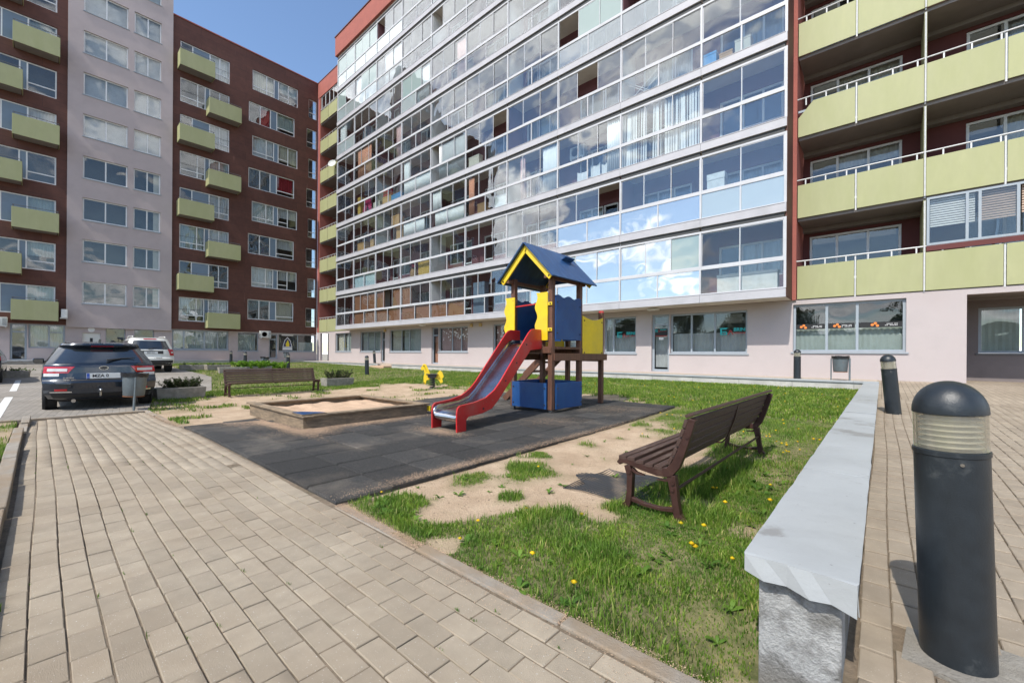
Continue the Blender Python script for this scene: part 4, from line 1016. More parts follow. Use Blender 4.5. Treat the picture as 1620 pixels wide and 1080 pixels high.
# paper flakes stuck on the pink-curtained windows
mb = MB(); rf = random.Random(3)
for k in range(46):
    x = rf.uniform(-21.6, -19.2); z = rf.uniform(2.0, 2.75); r = rf.uniform(.02, .045); mb.box(x - r, x + r, yy, yy + .002, z - r, z + r)
for k in range(40):
    x = rf.uniform(-16.7, -14.2); z = rf.uniform(1.9, 2.75); r = rf.uniform(.02, .05); mb.box(x - r, x + r, yy, yy + .002, z - r, z + r)
stuff(mb.build('paper_flakes', M['white_ink'], main))
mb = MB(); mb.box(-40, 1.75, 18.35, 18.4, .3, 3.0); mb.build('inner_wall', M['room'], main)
# recess at the far left door
mb = MB(); mb.box(-37.77, -37.74, YW + .2, YW + 2, .4, 3); mb.build('recess_wall', M['plaster_pink'], main)
# wall lamps under the balconies
for x in (-28.3, -17.9, -18.7):
    mb = MB(); mb.box(x - .08, x + .08, YW - .14, YW - .002, 2.78, 2.98); mb.build('wall_lamp', M['lamp_amber'], main, bevel=.02)
for x in (-22.9, -7.1):
    mb = MB(); mb.box(x - .22, x + .22, 16.7, 16.95, 2.99, 3.05); mb.build('ceiling_lamp', M['white_frame'], main, bevel=.01)

# balcony back wall with windows and doors behind the glazing
bh = []
for k in range(8):
    zf = 3.28 + 2.8 * k
    for b in range(10):
        x0, x1 = MUL[b], MUL[b + 1]; w = x1 - x0
        if (b // 2) % 2 == (b % 2): bh += [(x0 + .42, x0 + 1.75, zf + .75, zf + 2.05, k, b, 'w'), (x0 + 1.752, x0 + 2.52, zf + .06, zf + 2.05, k, b, 'd')]
        else: bh += [(x0 + .3, x0 + 1.07, zf + .06, zf + 2.05, k, b, 'd'), (x0 + 1.072, x0 + min(2.5, w - .25), zf + .75, zf + 2.05, k, b, 'w')]
fw_.wall('balcony_wall', M['balcony_wall'], main, -33.8, -2.36, 3.08, 25.6, [h[:4] for h in bh], .15)
for h in bh:
    x = rb.random(); bl = []
    if x < .45: bl = [(.03, .97, 0, rb.choice([.5, .97]), rb.choice(['curtain_white', 'curtain_cream', 'curtain_grey']))]
    if h[6] == 'd': window(fw_, main, *h[:4], [(1, 'g', .3)], M['white_frame'], .06, fw=.08, name='balcony_door', blinds=bl)
    else: window(fw_, main, *h[:4], [(.52, 'g', None), (1, 'g', None)], M['white_frame'], .06, fw=.07, name='balcony_window', blinds=bl)
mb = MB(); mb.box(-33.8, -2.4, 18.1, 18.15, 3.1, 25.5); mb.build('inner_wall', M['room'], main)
# slabs, bands, partitions
for k in range(9):
    z = 3.073 + 2.8 * k
    if k < 8:
        mb = MB(); mb.box(-33.78, -2.38, YG + .065, YW - .003, z + .015, z + .25); mb.build('slab', M['soffit'], main)
        for b in range(10):
            mb = MB(); mb.box(MUL[b] + (.003 if b else -.03), MUL[b + 1] - .003 + (.04 if b == 9 else 0), YG, YG + .06, z, z + .285); o_ = mb.build('band_panel', M['band'], main, bevel=.006)
            mb = MB(); mb.box(MUL[b] + .01, MUL[b + 1] - .01, YG - .012, YG + .09, z + .287, z + .305); mb.build('flashing', M['band'], o_)
    else:
        mb = MB(); mb.box(-33.78, -2.38, YG + .065, YW - .003, z + .015 - .15, z + .2); mb.build('slab', M['soffit'], main)
mb = MB(); mb.box(-33.95, -2.2, YG - .12, YG + .12, 25.62, 27.15); mb.build('parapet', M['plaster_red'], main)
mb = MB(); mb.box(-34.0, -2.15, YG - .17, YG + .2, 27.153, 27.22); mb.build('parapet_cap', M['board_red_x'], main)
mb = MB(); mb.box(-33.9, -2.3, YG + .2, 30, 26.7, 26.8); mb.build('roof', M['soffit_grey'], main)
for x, mm in ((-33.84, 'board_red'), (-2.375, 'board_red')):
    mb = MB(); mb.box(x - .025, x + .025, YG + .07, YW - .004, 3.09, 25.6); mb.build('end_wall', M[mm], main)
for k in range(8):
    for b in (2, 4, 6, 8):
        mb = MB(); mb.box(MUL[b] - .05, MUL[b] + .05, YG + .12, YW - .004, 3.33 + 2.8 * k, 5.87 + 2.8 * k); mb.build('partition', M['room_light'] if (k + b) % 3 else M['balcony_wall'], main)
# glazing: frame per bay and floor, each pane its own
UP = {(0, 1): 'www', (0, 2): 'wow', (0, 3): 'wcc', (0, 4): 'occ', (0, 7): 'fmm', (0, 8): 'mmf', (0, 9): 'rr', (2, 5): 'ccc', (3, 5): 'cco', (3, 7): 'coc', (4, 7): 'off', (4, 8): 'occ', (5, 4): 'ccc', (6, 4): 'occ', (7, 2): 'occ', (7, 0): 'ff', (7, 1): 'fff', (6, 0): 'fc', (6, 1): 'cff', (5, 3): 'ffc', (1, 7): 'cco', (1, 8): 'ccc', (3, 4): 'occ', (4, 5): 'ccc'}
LO = {(0, 1): 'ww', (0, 2): 'ww', (0, 3): 'ww', (0, 4): 'ww', (0, 7): 'mm', (0, 8): 'mm', (0, 9): 'rr', (1, 7): 'mm', (1, 8): 'mm', (1, 9): 'FF', (1, 1): 'tt', (4, 7): 'ss', (4, 8): 'ss', (7, 2): 'FF', (7, 1): 'FF', (7, 0): 'FF', (6, 1): 'FF', (6, 0): 'FF', (5, 3): 'Fc', (5, 0): 'FF', (0, 6): 'cm'}
GL = {'c': 'clear', 'w': 'clear', 't': 'clear', 'f': 'frost', 'm': 'mirror', 'r': 'window', 'F': 'milk', 's': 'scratched'}
for k in range(8):
    z = 3.073 + 2.8 * k; zb, zm0, zm1, zt = z + .305, z + 1.215, z + 1.33, z + 2.64
    for b in range(10):
        x0, x1 = MUL[b], MUL[b + 1]; nu = 3 if 0 < b < 9 else 2
        up = UP.get((k, b), 'ccc')[:nu]; lo = LO.get((k, b), 'cc')
        xo = [x0 + .035] + [x0 + (x1 - x0) * (i + 1) / nu + rb.uniform(-.05, .05) for i in range(nu - 1)] + [x1 - .035]
        y0, y1 = .05, .105; mb = MB()
        fgz.box(mb, x0 - .032, x0 + .032, y0 - .012, y1 + .01, zb, zt)
        if b == 9: fgz.box(mb, x1 - .035, x1 + .04, y0 - .012, y1 + .01, zb, zt)
        fgz.box(mb, x0 + .033, x1 - .033, y0, y1, zb, zb + .035); fgz.box(mb, x0 + .033, x1 - .033, y0 - .006, y1, zm0, zm1); fgz.box(mb, x0 + .033, x1 - .033, y0, y1, zt - .07, zt)
        xl = x0 + (x1 - x0) * .5; fgz.box(mb, xl - .024, xl + .024, y0 + .002, y1 - .002, zb + .035, zm0)
        fr = mb.build('glazing_frame', M['alu'], main)
        mb = MB(); fgz.box(mb, x0 + .033, x1 - .033, y0 + .012, y1, zt + .002, z + 2.8); mb.build('track', M['dark_track'], fr)  # dark strip filling the gap between top rail and band above
        for i in range(nu):
            if up[i] == 'o': continue
            dd = y0 + (.012 if i % 2 else .036); a, c = xo[i] - .018 * (i > 0), xo[i + 1] + .018 * (i < nu - 1); s_ = .026
            mb = MB(); fgz.box(mb, a, a + s_, dd, dd + .02, zm1, zt - .07); fgz.box(mb, c - s_, c, dd, dd + .02, zm1, zt - .07); fgz.box(mb, a + s_, c - s_, dd, dd + .02, zm1, zm1 + .03); fgz.box(mb, a + s_, c - s_, dd, dd + .02, zt - .1, zt - .07)
            mb.build('sash', M['alu'], fr)
            mb = MB(); fgz.box(mb, a + s_, c - s_, dd + .006, dd + .012, zm1 + .03, zt - .1); pn = mb.build('sliding_pane', G[GL[up[i]]], fr)
            pn.rotation_euler = (0, 0, 0)
            if up[i] == 'w':
                mb = MB(); fgz.box(mb, a + .04, c - .03, y1 + .06, y1 + .075, zm1 - .02, zt - .06); mb.build('blind', M['blind_brown'], fr)
        for i, (a, c) in enumerate(((x0 + .033, xl - .024), (xl + .024, x1 - .033))):
            mb = MB(); fgz.box(mb, a, c, y0 + .02, y0 + .028, zb + .035, zm0); mb.build('balustrade_pane', G[GL[lo[i]]], fr)
            if lo[i] in 'wt':
                mb = MB(); fgz.box(mb, a + .03, c - .03, y1 + .05, y1 + .065, zb, zm0 + .02); mb.build('blind', M['blind_brown' if lo[i] == 'w' else 'textile_blue'], fr)
# loggia wings
def loggia(x0, x1, step, kmax, name_part):
    fb = Fac('Y', 18.9)
    for k in range(kmax + 1):
        z = 3.0 + 2.8 * k
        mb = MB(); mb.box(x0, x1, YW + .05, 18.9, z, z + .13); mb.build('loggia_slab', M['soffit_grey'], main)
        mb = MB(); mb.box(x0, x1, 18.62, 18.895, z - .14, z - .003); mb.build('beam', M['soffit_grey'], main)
loggia(-2.2, 14, 1.55, 8, '')
loggia(-39.75, -33.95, 1.6, 8, '')
lh = []
for k in range(9):
    z = 3.13 + 2.8 * k
    lh.append((-2.03, .47, z + .1, z + 2.42, k, 0)); lh.append((1.91, 4.41, z + .1, z + 2.42, k, 1)); lh.append((5.4, 7.9, z + .1, z + 2.42, k, 0)); lh.append((8.9, 11.4, z + .1, z + 2.42, k, 1))
fl = Fac('Y', 18.9)
fl.wall('loggia_wall', M['loggia_red'], main, -2.35, 14, 3.0, 29, [h[:4] for h in lh], .14)
for h in lh:
    bl = [(.33, .98, 0, rb.choice([.2, .5, .95]), rb.choice(['curtain_grey', 'curtain_cream', 'curtain_white']))] if rb.random() < .6 else []
    window(fl, main, *h[:4], [(.32, 'g', None), (.66, 'g', .3), (1, 'g', .3)], M['white_frame'], .05, fw=.07, blinds=bl, name='loggia_window')
lh = [(-38.9, -37.9, 3.3 + 2.8 * k, 5.4 + 2.8 * k) for k in range(8)] + [(-36.3, -34.6, 3.9 + 2.8 * k, 5.4 + 2.8 * k) for k in range(8)]
fl.wall('loggia_wall', M['loggia_red'], main, -40.2, -33.9, 3.0, 26.5, lh, .14)
for h in lh: window(fl, main, *h, [(1, 'g', .3)], M['white_frame'], .05, fw=.08, name='loggia_window')
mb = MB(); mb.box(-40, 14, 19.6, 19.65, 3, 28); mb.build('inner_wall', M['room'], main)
rp = random.Random(2)
def loggia_front(xs_, k, rail=True, cut=None):
    z = 2.8 * k
    for a, c in zip(xs_[:-1], xs_[1:]):
        a += .028; c -= .028
        mb = MB()
        if cut == (k, 0) and a < -2: mb.prism([(a, 3.1 + z), (c, 3.1 + z), (c, 4.23 + z), (a + .42, 4.23 + z), (a, 3.75 + z)], YW - .035, YW - .015, 'y')
        else: mb.box(a, c, YW - .035, YW - .015, 3.1 + z, 4.23 + z)
        p_ = mb.build('green_panel', M['green_panel'], main, bevel=.006)
        mb = MB(); mb.box(a, c, YW + .0, YW + .03, 3.14 + z, 3.3 + z); mb.box(a, c, YW, YW + .03, 3.95 + z, 4.02 + z); mb.build('panel_rail', M['grey_frame'], p_)
    if rail:
        mb = MB(); mb.tube([(xs_[0], YW - .02, 4.41 + z), (xs_[-1], YW - .02, 4.41 + z)], .022, 8)
        x = xs_[0] + .25
        while x < xs_[-1]:
            mb.box(x - .018, x + .018, YW - .03, YW - .01, 4.15 + z, 4.39 + z); x += .55
        mb.build('hand_rail', M['rail'], main)
    for x in xs_[1:-1]:
        mb = MB(); mb.box(x - .018, x + .018, YW - .012, YW + .04, 3.05 + z, 4.4 + z); mb.build('post', M['rail'], main)
XP = [-2.24, -.655, .93, 2.5, 4.05, 5.6, 7.15, 8.7, 10.25, 11.8]
for k in range(8): loggia_front(XP, k, rail=True, cut=(2, 0))
for k in range(8): loggia_front([-39.72, -38.1, -36.4, -33.95], k)
for k in range(8):
    for x in (.93, 4.05, 7.15):
        mb = MB(); mb.box(x - .03, x + .03, YW - .01, 18.88, 3.14 + 2.8 * k, 5.78 + 2.8 * k); mb.build('partition', M['green_panel'], main)
        mb = MB(); mb.tube([(x, YW - .045, 3.1 + 2.8 * k), (x, YW - .045, 5.75 + 2.8 * k)], .022, 8); mb.build('divider_post', M['rail'], main)
# one loggia glazed in with striped blinds behind
fz = Fac('Y', YW - .05)
gz = window(fz, main, .97, 4.0, 4.42, 5.84, [(.27, 'g', None), (.35, 'g', None), (.58, 'g', None), (.80, 'o', None), (1, 'g', None)], M['grey_frame'], 0.0, fw=.06, name='loggia_glazing')
for j in range(13):
    z = 5.72 - j * .068
    for (a, c, zl) in ((1.05, 1.95, 4.95), (2.0, 2.75, 4.95), (2.8, 3.3, 5.0), (3.35, 3.95, 4.9)):
        if z < zl: continue
        mb = MB(); mb.box(a, c, YW + .06, YW + .07, z, z + .045); mb.build('blind_slat', M['stripe_blind' if a > 1.9 else 'curtain_white'], gz)
mb = MB(); mb.box(.97, 11.5, YW - .05, YW - .037, 4.26, 4.41); mb.build('brown_trim', M['loggia_red'], main)
# pilasters, top
for a, c in ((-40.22, -39.76), (-2.36, -2.235)):
    mb = MB(); mb.box(a, c, YW - .02 - (.06 if a > -3 else 0), 18.9, 3.08, 25.6 if a < -3 else 29); mb.build('pilaster', M['plaster_red'], main)
mb = MB(); mb.box(-40.22, -33.96, YW - .05, YW + .2, 25.22, 26.67); mb.build('parapet', M['plaster_red'], main)
mb = MB(); mb.box(-40.23, -33.95, YW - .08, YW + .25, 26.672, 26.74); mb.build('parapet_cap', M['board_red_x'], main)
fz = Fac('Y', YW + .02)
window(fz, main, -39.6, -36.4, 23.95, 25.2, [(.25, 'g', None), (.5, 'g', None), (.75, 'g', None), (1, 'g', None)], M['white_frame'], 0.0, fw=.06, name='loggia_glazing')
# passage under the right wing
mb = MB(); mb.box(1.8, 14, YW, YW + .25, 2.91, 3.075); mb.build('lintel', M['plaster_pink'], main)
mb = MB(); mb.box(1.6, 1.8, YW + .2, 19.4, .3, 3.0); mb.build('passage_wall', M['passage'], main); mb = MB(); mb.box(12.5, 12.7, YW, 19.4, .3, 3.0); mb.build('passage_wall', M['passage'], main)  # far side wall added, out of view, to keep light out of the passage
fp = Fac('Y', 19.4); ph = [(2.25, 4.1, 1.26, 2.67)]
fp.wall('passage_wall', M['passage'], main, 1.8, 14, .3, 3.0, ph, .15)
window(fp, main, *ph[0], [(.5, 'g', None), (1, 'g', None)], M['grey_frame'], .06, fw=.07, blinds=[(.05, .47, 0, .97, 'blind_green')], sill='dark_rail')
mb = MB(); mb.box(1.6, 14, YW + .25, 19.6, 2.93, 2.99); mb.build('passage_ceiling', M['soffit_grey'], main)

# ------------------------------------------------------------------ benches
def bench(label, loc, rz, L_):
    t_ = thing('park_bench', label, 'bench', loc, rz, 'slatted benches by the playground')
    for y in (-L_ / 2 + .03, L_ / 2 - .03):
        mb = MB(); a, b = y - .026, y + .026
        mb.ribbon([(-.205, 0), (-.178, .045), (-.168, .12), (-.165, .24), (-.185, .315)], [.03, .022, .02, .022, .024], a, b, 'y')
        mb.ribbon([(.205, 0), (.178, .04), (.165, .12), (.15, .22), (.135, .30)], [.03, .024, .022, .026, .03], a, b, 'y')
        mb.ribbon([(-.255, .318), (-.235, .345), (-.18, .345), (-.08, .322), (.04, .306), (.12, .318), (.165, .375), (.20, .46), (.245, .60), (.275, .70)], [.016, .02, .022, .022, .026, .034, .03, .026, .024, .022], a, b, 'y')
        mb.ribbon([(-.168, .075), (-.06, .055), (.06, .052), (.168, .07)], [.016, .012, .012, .016], a + .008, b - .008, 'y')
        mb.ribbon([(-.155, .29), (-.12, .268), (-.06, .262)], [.014, .008, .003], a + .01, b - .01, 'y'); mb.ribbon([(.125, .27), (.09, .256), (.03, .252)], [.014, .008, .003], a + .01, b - .01, 'y')
        fr = mb.build('end_frame', M['bench_paint'], t_, bevel=.006)
        for (x, z) in ((-.168, .27), (.15, .255), (.15, .21), (.245, .585)):
            mb = MB(); mb.lathe([(.001, 0), (.014, 0), (.012, .008), (.001, .01)], 10, (x, (b if y > 0 else a - .01), z), 'y'); mb.build('bolt', M['bench_paint'], fr)
    seat = [(-.222, .366, .02), (-.155, .366, -.03), (-.088, .352, -.12), (-.021, .342, -.08), (.046, .338, .03)]
    bk = [(.128, .40, 1.15), (.160, .468, 1.2), (.186, .535, 1.22), (.208, .602, 1.24), (.228, .664, 1.26), (.255, .725, .45)]
    for (x, z, r) in seat:
        mb = MB(); mb.box(-.029, .029, -L_ / 2 + .002, L_ / 2 - .002, -.014, .014); o = mb.build('slat', M['bench_wood'], t_, bevel=.005); o.location = (x, 0, z); o.rotation_euler = (0, r, 0)
    for (x, z, r) in bk:
        mb = MB(); mb.box(-.029, .029, -L_ / 2 + .002, L_ / 2 - .002, -.012, .012); o = mb.build('slat', M['bench_wood'], t_, bevel=.005); o.location = (x, 0, z); o.rotation_euler = (0, -r, 0)
    mb = MB(); mb.tube([(.155, -L_ / 2 + .05, .2), (.155, L_ / 2 - .05, .2)], .011, 8); mb.build('stretcher', M['bench_paint'], t_)
    mb = MB(); mb.ribbon([(-.2, .336), (0, .315), (.11, .325), (.15, .37), (.215, .55), (.245, .69)], .006, -.012, .012, 'y'); mb.build('centre_brace', M['bench_paint'], t_)
    return t_
bench('dark brown slatted bench standing in the near lawn beside the low wall', (-1.21, 4.17, .0), 0, 2.64)
bench('dark brown slatted bench across the sand, in front of the parking lot', (-13.88, 4.75, float(lawn_z(-13.9, 4.7)) + .02), math.pi + .02, 2.55)
# black plastic ground mesh in the sand by the near bench
mb = MB(); gx0, gx1, gy0, gy1 = -2.02, -1.3, 2.95, 3.75
for k in range(26):
    a = gx0 + (gx1 - gx0) * k / 25; pts = []
    for i in range(12):
        y = gy0 + (gy1 - gy0) * i / 11; x = a + .02 * math.sin(i) * .3; pts.append((x, y, float(lawn_full(x, y)) + .010 + .012 * math.sin(x * 9 + y * 6)))
    mb.tube(pts, .0045, 4)
for k in range(28):
    y = gy0 + (gy1 - gy0) * k / 27; pts = []
    for i in range(12):
        x = gx0 + .12 * math.sin(k * .35) + (gx1 - gx0 - .1) * i / 11; pts.append((x, y, float(lawn_full(x, y)) + .012 + .012 * math.sin(x * 9 + y * 6)))
    mb.tube(pts, .0045, 4)
tag(mb.build('ground_mesh', M['mesh_mat']), 'torn black plastic ground mesh half buried in sand at the near bench', 'mesh')

# ------------------------------------------------------------------ play tower with slide
tw = thing('play_tower', 'red blue and yellow play tower with slide, roof and wooden posts', 'play tower', (-5.085, 6.8, .03))
X0, Y0 = -5.085, 6.8
def wavy(x0, x1, z0, z1, amp, n, side):
    """outline in (h, z) with one wavy side: 't' top, 'l' left"""
    if side == 't':
        top = [(x1 + (x0 - x1) * i / 24, z1 + amp * math.sin(i / 24 * n * 2 * math.pi)) for i in range(25)]
        return [(x0, z0), (x1, z0)] + top
    lf = [(x0 + amp * math.sin(i / 24 * n * 2 * math.pi), z1 + (z0 - z1) * i / 24) for i in range(25)]
    return [(x1, z0), (x1, z1)] + lf
HX, HY = .465, .475
posts = [(HX, -HY), (-HX, -HY), (HX, HY), (-HX, HY)]
for (x, y) in posts:
    mb = MB(); mb.box(x - .048, x + .048, y - .048, y + .048, .06, 2.6); o = mb.build('post', M['wood_post'], tw, bevel=.008)
    mb = MB(); mb.box(x - .03, x + .03, y - .03, y + .03, -.03, .06); mb.build('post_foot', M['steel'], o)
for (x, y, zt) in ((HX - .05, 1.45, 2.02), (-HX, 1.45, 2.02)):
    mb = MB(); mb.box(x - .048, x + .048, y - .048, y + .048, .03, zt); o = mb.build('post', M['wood_post'], tw, bevel=.008)
    mb = MB(); mb.lathe([(.062, 0), (.062, .03), (.045, .045), (.001, .045)], 12, (x, y, zt)); mb.build('post_cap', M['red_hdpe'], o)
mb = MB()
for i in range(7): mb.box(-HX - .05, HX + .05, -HY - .05 + i * .15, -HY - .05 + i * .15 + .14, 1.20, 1.245)
mb.build('deck', M['wood_post'], tw)
mb = MB(); mb.box(-HX - .04, HX + .04, -HY - .075, -HY - .05, 1.12, 1.23); mb.box(-HX - .04, HX + .04, HY + .05, HY + .075, 1.12, 1.23); mb.box(HX + .05, HX + .075, -HY, 1.5, .98, 1.12); mb.box(-HX - .075, -HX - .05, -HY, 1.5, .98, 1.12); mb.box(-HX, HX, 1.39, 1.42, .95, 1.07); mb.build('deck_beam', M['wood_post'], tw, bevel=.004)
for i in range(6):
    mb = MB(); mb.box(-HX - .05, HX + .05, HY + .09 + i * .15, HY + .09 + i * .15 + .14, 1.075, 1.11); mb.build('plank', M['wood_post'], tw)
def bolts(parent, pts, axis):
    for (x, y, z) in pts:
        mb = MB(); mb.lathe([(.001, 0), (.016, 0), (.014, .01), (.001, .012)], 10, (0, 0, 0), 'z'); o = mb.build('bolt', M['bolt'], parent); o.location = (x, y, z)
        o.rotation_euler = {'-y': (math.pi / 2, 0, 0), '+x': (0, math.pi / 2, 0)}[axis]
# roof
rz0, rza, ex = 2.50, 3.20, .68
for s_ in (-1, 1):
    d = Vector((s_ * ex, rz0 - rza)).normalized(); nn = Vector((-d.y, d.x)) if s_ > 0 else Vector((d.y, -d.x))
    a = Vector((0, rza)); b = Vector((s_ * ex, rz0)); t2 = .022
    poly = [tuple(a), tuple(b), tuple(b + nn * t2), tuple(a + nn * t2)]
    mb = MB(); mb.prism(poly, -.76, .78, 'y'); mb.build('roof_panel', M['blue_ply'], tw)
mb = MB(); mb.box(-.012, .012, -.17, .17, -.02, .13); o = mb.build('roof_fin', M['blue_ply'], tw, bevel=.004); o.location = (.20, .36, 3.01); o.rotation_euler = (0, math.radians(62), 0)
for y in (-.70, .68):
    mb = MB(); mb.ribbon([(-.60, 2.50), (-.54, 2.56), (-.02, 3.09), (.0, 3.10), (.02, 3.09), (.54, 2.56), (.60, 2.50)], [.05, .055, .055, .07, .055, .055, .05], y, y + .028, 'y'); g_ = mb.build('gable_board', M['yellow_hdpe'], tw)
    if y < 0: bolts(g_, [(-.56, y, 2.53), (.56, y, 2.53)], '-y')
mb = MB(); mb.prism([(-.50, 2.62), (.50, 2.62), (0, 3.12)], .655, .675, 'y'); mb.build('gable_infill', M['blue_ply'], tw)
mb = MB(); mb.box(-HX - .03, -HX + .03, -.68, .66, 2.50, 2.56); mb.box(HX - .03, HX + .03, -.68, .66, 2.50, 2.56); mb.build('roof_beam', M['wood_post'], tw)
# panels
def panel(poly, axis, t0, t1, m_, bl, ax): 
    mb = MB(); mb.prism(poly, t0, t1, axis); o = mb.build('panel', M[m_], tw, bevel=.004); bolts(o, bl, ax); return o
panel(wavy(-.62, -.37, 1.36, 2.22, .03, 2.5, 'l'), 'y', -.575, -.55, 'yellow_hdpe', [], '-y')
panel(wavy(.16, .43, 1.36, 2.26, .03, 2.5, 'l'), 'y', -.56, -.535, 'yellow_hdpe', [], '-y')
for z in (1.56, 2.04):
    mb = MB(); mb.box(.42, .52, -.548, -.528, z - .03, z + .03); c_ = mb.build('panel_clip', M['yellow_hdpe'], tw, bevel=.004); bolts(c_, [(.485, -.548, z)], '-y')
panel(wavy(-HY + .03, HY - .04, 1.38, 2.20, .022, 2.5, 't'), 'x', HX + .052, HX + .075, 'blue_hdpe', [(HX + .075, -HY + .08, 1.5), (HX + .075, -HY + .08, 2.08), (HX + .075, HY - .09, 1.5), (HX + .075, HY - .09, 2.05)], '+x')
panel(wavy(-HY + .03, HY - .04, 1.38, 2.20, .022, 2.5, 't'), 'x', -HX - .075, -HX - .052, 'blue_hdpe', [], '+x')
panel(wavy(-HX + .03, -.02, 1.38, 2.16, .022, 1.5, 't'), 'y', HY + .052, HY + .075, 'blue_hdpe', [], '-y')
panel(wavy(.02, HX - .03, 1.38, 2.16, .022, 1.5, 't'), 'y', HY + .052, HY + .075, 'blue_hdpe', [], '-y')
panel([(-HX + .02, .07), (HX - .06, .07), (HX - .06, .56), (-HX + .02, .56)], 'y', -HY - .075, -HY - .052, 'blue_hdpe', [(x, -HY - .075, z) for x in (-HX + .06, HX - .1) for z in (.15, .46)], '-y')
panel([(-HY + .06, .07), (HY, .07), (HY, .56), (-HY + .06, .56)], 'x', HX + .052, HX + .075, 'blue_hdpe', [(HX + .075, y, z) for y in (-HY + .1, HY - .03) for z in (.15, .46)], '+x')
panel([(-HY + .06, .07), (HY, .07), (HY, .56), (-HY + .06, .56)], 'x', -HX - .075, -HX - .052, 'blue_hdpe', [], '+x')
panel([(-HX + .02, .07), (HX - .06, .07), (HX - .06, .56), (-HX + .02, .56)], 'y', HY + .052, HY + .075, 'blue_hdpe', [], '-y')
cv = [(1.38 + (.55 - 1.38) * i / 16, 1.9 - .07 * math.sin(math.pi * i / 16)) for i in range(17)]
panel([(.55, 1.06), (1.38, 1.06)] + cv, 'x', HX + .01, HX + .035, 'yellow_hdpe', [(HX + .035, y, z) for y in (.62, 1.33) for z in (1.14, 1.8)], '+x')
panel([(.55, 1.06), (1.38, 1.06)] + cv, 'x', -HX - .075, -HX - .05, 'yellow_hdpe', [], '+x')
mb = MB(); mb.tube([(-.5, -.52, 2.03), (.22, -.52, 2.06)], .016, 10); mb.build('grab_bar', M['red_hdpe'], tw, smooth=40)
# stairs at the back left
for y in (.62, 1.3):
    mb = MB(); mb.ribbon([(-HX - .05, 1.08), (-1.72, .02)], .065, y - .022, y + .022, 'y'); mb.build('stair_stringer', M['wood_post'], tw)
for i in range(5):
    x = -HX - .22 - i * .25; z = .92 - i * .215; mb = MB(); mb.box(x - .1, x + .1, .645, 1.275, z - .02, z + .02); mb.build('stair_tread', M['wood_post'], tw, bevel=.004)
mb = MB(); mb.ribbon([(-HX - .05, 1.62), (-1.72, .6)], .035, 1.32, 1.36, 'y'); mb.build('stair_rail', M['wood_post'], tw)
# slide: two red cheeks and a steel chute
def sl(p): return (p[0] + (-.68 - p[1]) * .155 + .02, p[1], p[2])
out = [(-.52, 1.25), (-.56, 1.20), (-.95, 1.17), (-1.95, .36), (-2.12, .245), (-2.36, .20), (-2.70, .185), (-2.745, .15), (-2.75, -.03), (-2.95, -.03), (-2.955, .25), (-2.94, .33), (-2.89, .365), (-2.55, .385), (-2.28, .43), (-2.06, .53), (-1.92, .635), (-1.02, 1.48), (-.93, 1.54), (-.84, 1.56), (-.52, 1.56)]
for a, b in ((-.29, -.262), (.262, .29)):
    mb = MB(); mb.prism(out[::-1], a, b, 'x'); mb.v = [sl(p) for p in mb.v]; o = mb.build('slide_cheek', M['red_hdpe'], tw, bevel=.006)
    if a > 0:
        for (y, z) in ((-1.1, 1.27), (-1.75, .66), (-2.35, .27), (-1.42, .95)):
            q = sl((b, y, z)); bolts(o, [q], '+x')
ch = [(-.52, 1.30), (-.80, 1.30), (-.92, 1.27), (-1.02, 1.20), (-1.95, .44), (-2.12, .335), (-2.35, .285), (-2.70, .27), (-2.84, .262), (-2.91, .235), (-2.935, .19), (-2.93, .13)]
mb = MB(); V_ = []
for (y, z) in ch: V_ += [sl((-.258, y, z + .07)), sl((-.25, y, z + .01)), sl((-.22, y, z)), sl((.22, y, z)), sl((.25, y, z + .01)), sl((.258, y, z + .07))]
mb.add(V_, [(i * 6 + j, i * 6 + j + 1, i * 6 + j + 7, i * 6 + j + 6) for i in range(len(ch) - 1) for j in range(5)]); o = mb.build('slide_chute', M['steel'], tw, smooth=50); sd = o.modifiers.new('thickness', 'SOLIDIFY'); sd.thickness = .004

# ------------------------------------------------------------------ sandbox
sb = thing('sandbox', 'square wooden sandbox with a blue corner seat on the rubber mat', 'sandbox', (-7.42, 3.62, -.03))
w, d, hh = 1.16, 1.10, .245
for (x0, x1, y0, y1) in ((-w, w, -d, -d + .045), (-w, w, d - .045, d), (-w, -w + .045, -d + .046, d - .046), (w - .045, w, -d + .046, d - .046)):
    mb = MB(); mb.box(x0, x1, y0, y1, .02, hh - .03); mb.build('side_board', M['old_wood'], sb, bevel=.006)
for (x0, x1, y0, y1, rzz) in ((-w - .09, w + .06, -d - .03, -d + .12, .004), (-w - .03, w + .05, d - .12, d + .03, -.006), (-w - .03, -w + .12, -d + .125, d - .125, .0), (w - .12, w + .03, -d + .125, d - .125, .0)):
    mb = MB(); mb.box(x0, x1, y0, y1, hh - .028, hh); o = mb.build('seat_board', M['old_wood'], sb, bevel=.006); o.rotation_euler = (0, rzz, rzz)
mb = MB(); mb.prism([(w + .02, -d - .02), (w + .02, -d + .34), (w - .10, -d + .30), (w - .34, -d + .1), (w - .38, -d - .02)], hh + .002, hh + .016, 'z'); o = mb.build('corner_seat', M['old_wood'], sb)
mb = MB(); mb.prism([(w + .01, -d - .01), (w + .01, -d + .32), (w - .10, -d + .28), (w - .32, -d + .1), (w - .35, -d - .01)], hh + .017, hh + .021, 'z'); mb.build('corner_paint', M['blue_ply'], o)
mb = MB(); mb.box(w - .05, w + .06, d + .01, d + .05, .1, .2); mb.build('yellow_clip', M['yellow_hdpe'], sb, bevel=.01)
sgm = grid_mesh('sand', np.linspace(-w + .04, w - .04, 50), np.linspace(-d + .04, d - .04, 48), lambda x, y: .10 + .10 * fbm(x * 2 + 5, y * 2 + 1, 1.5) + .05 * (fbm(x, y, 7) - .5))
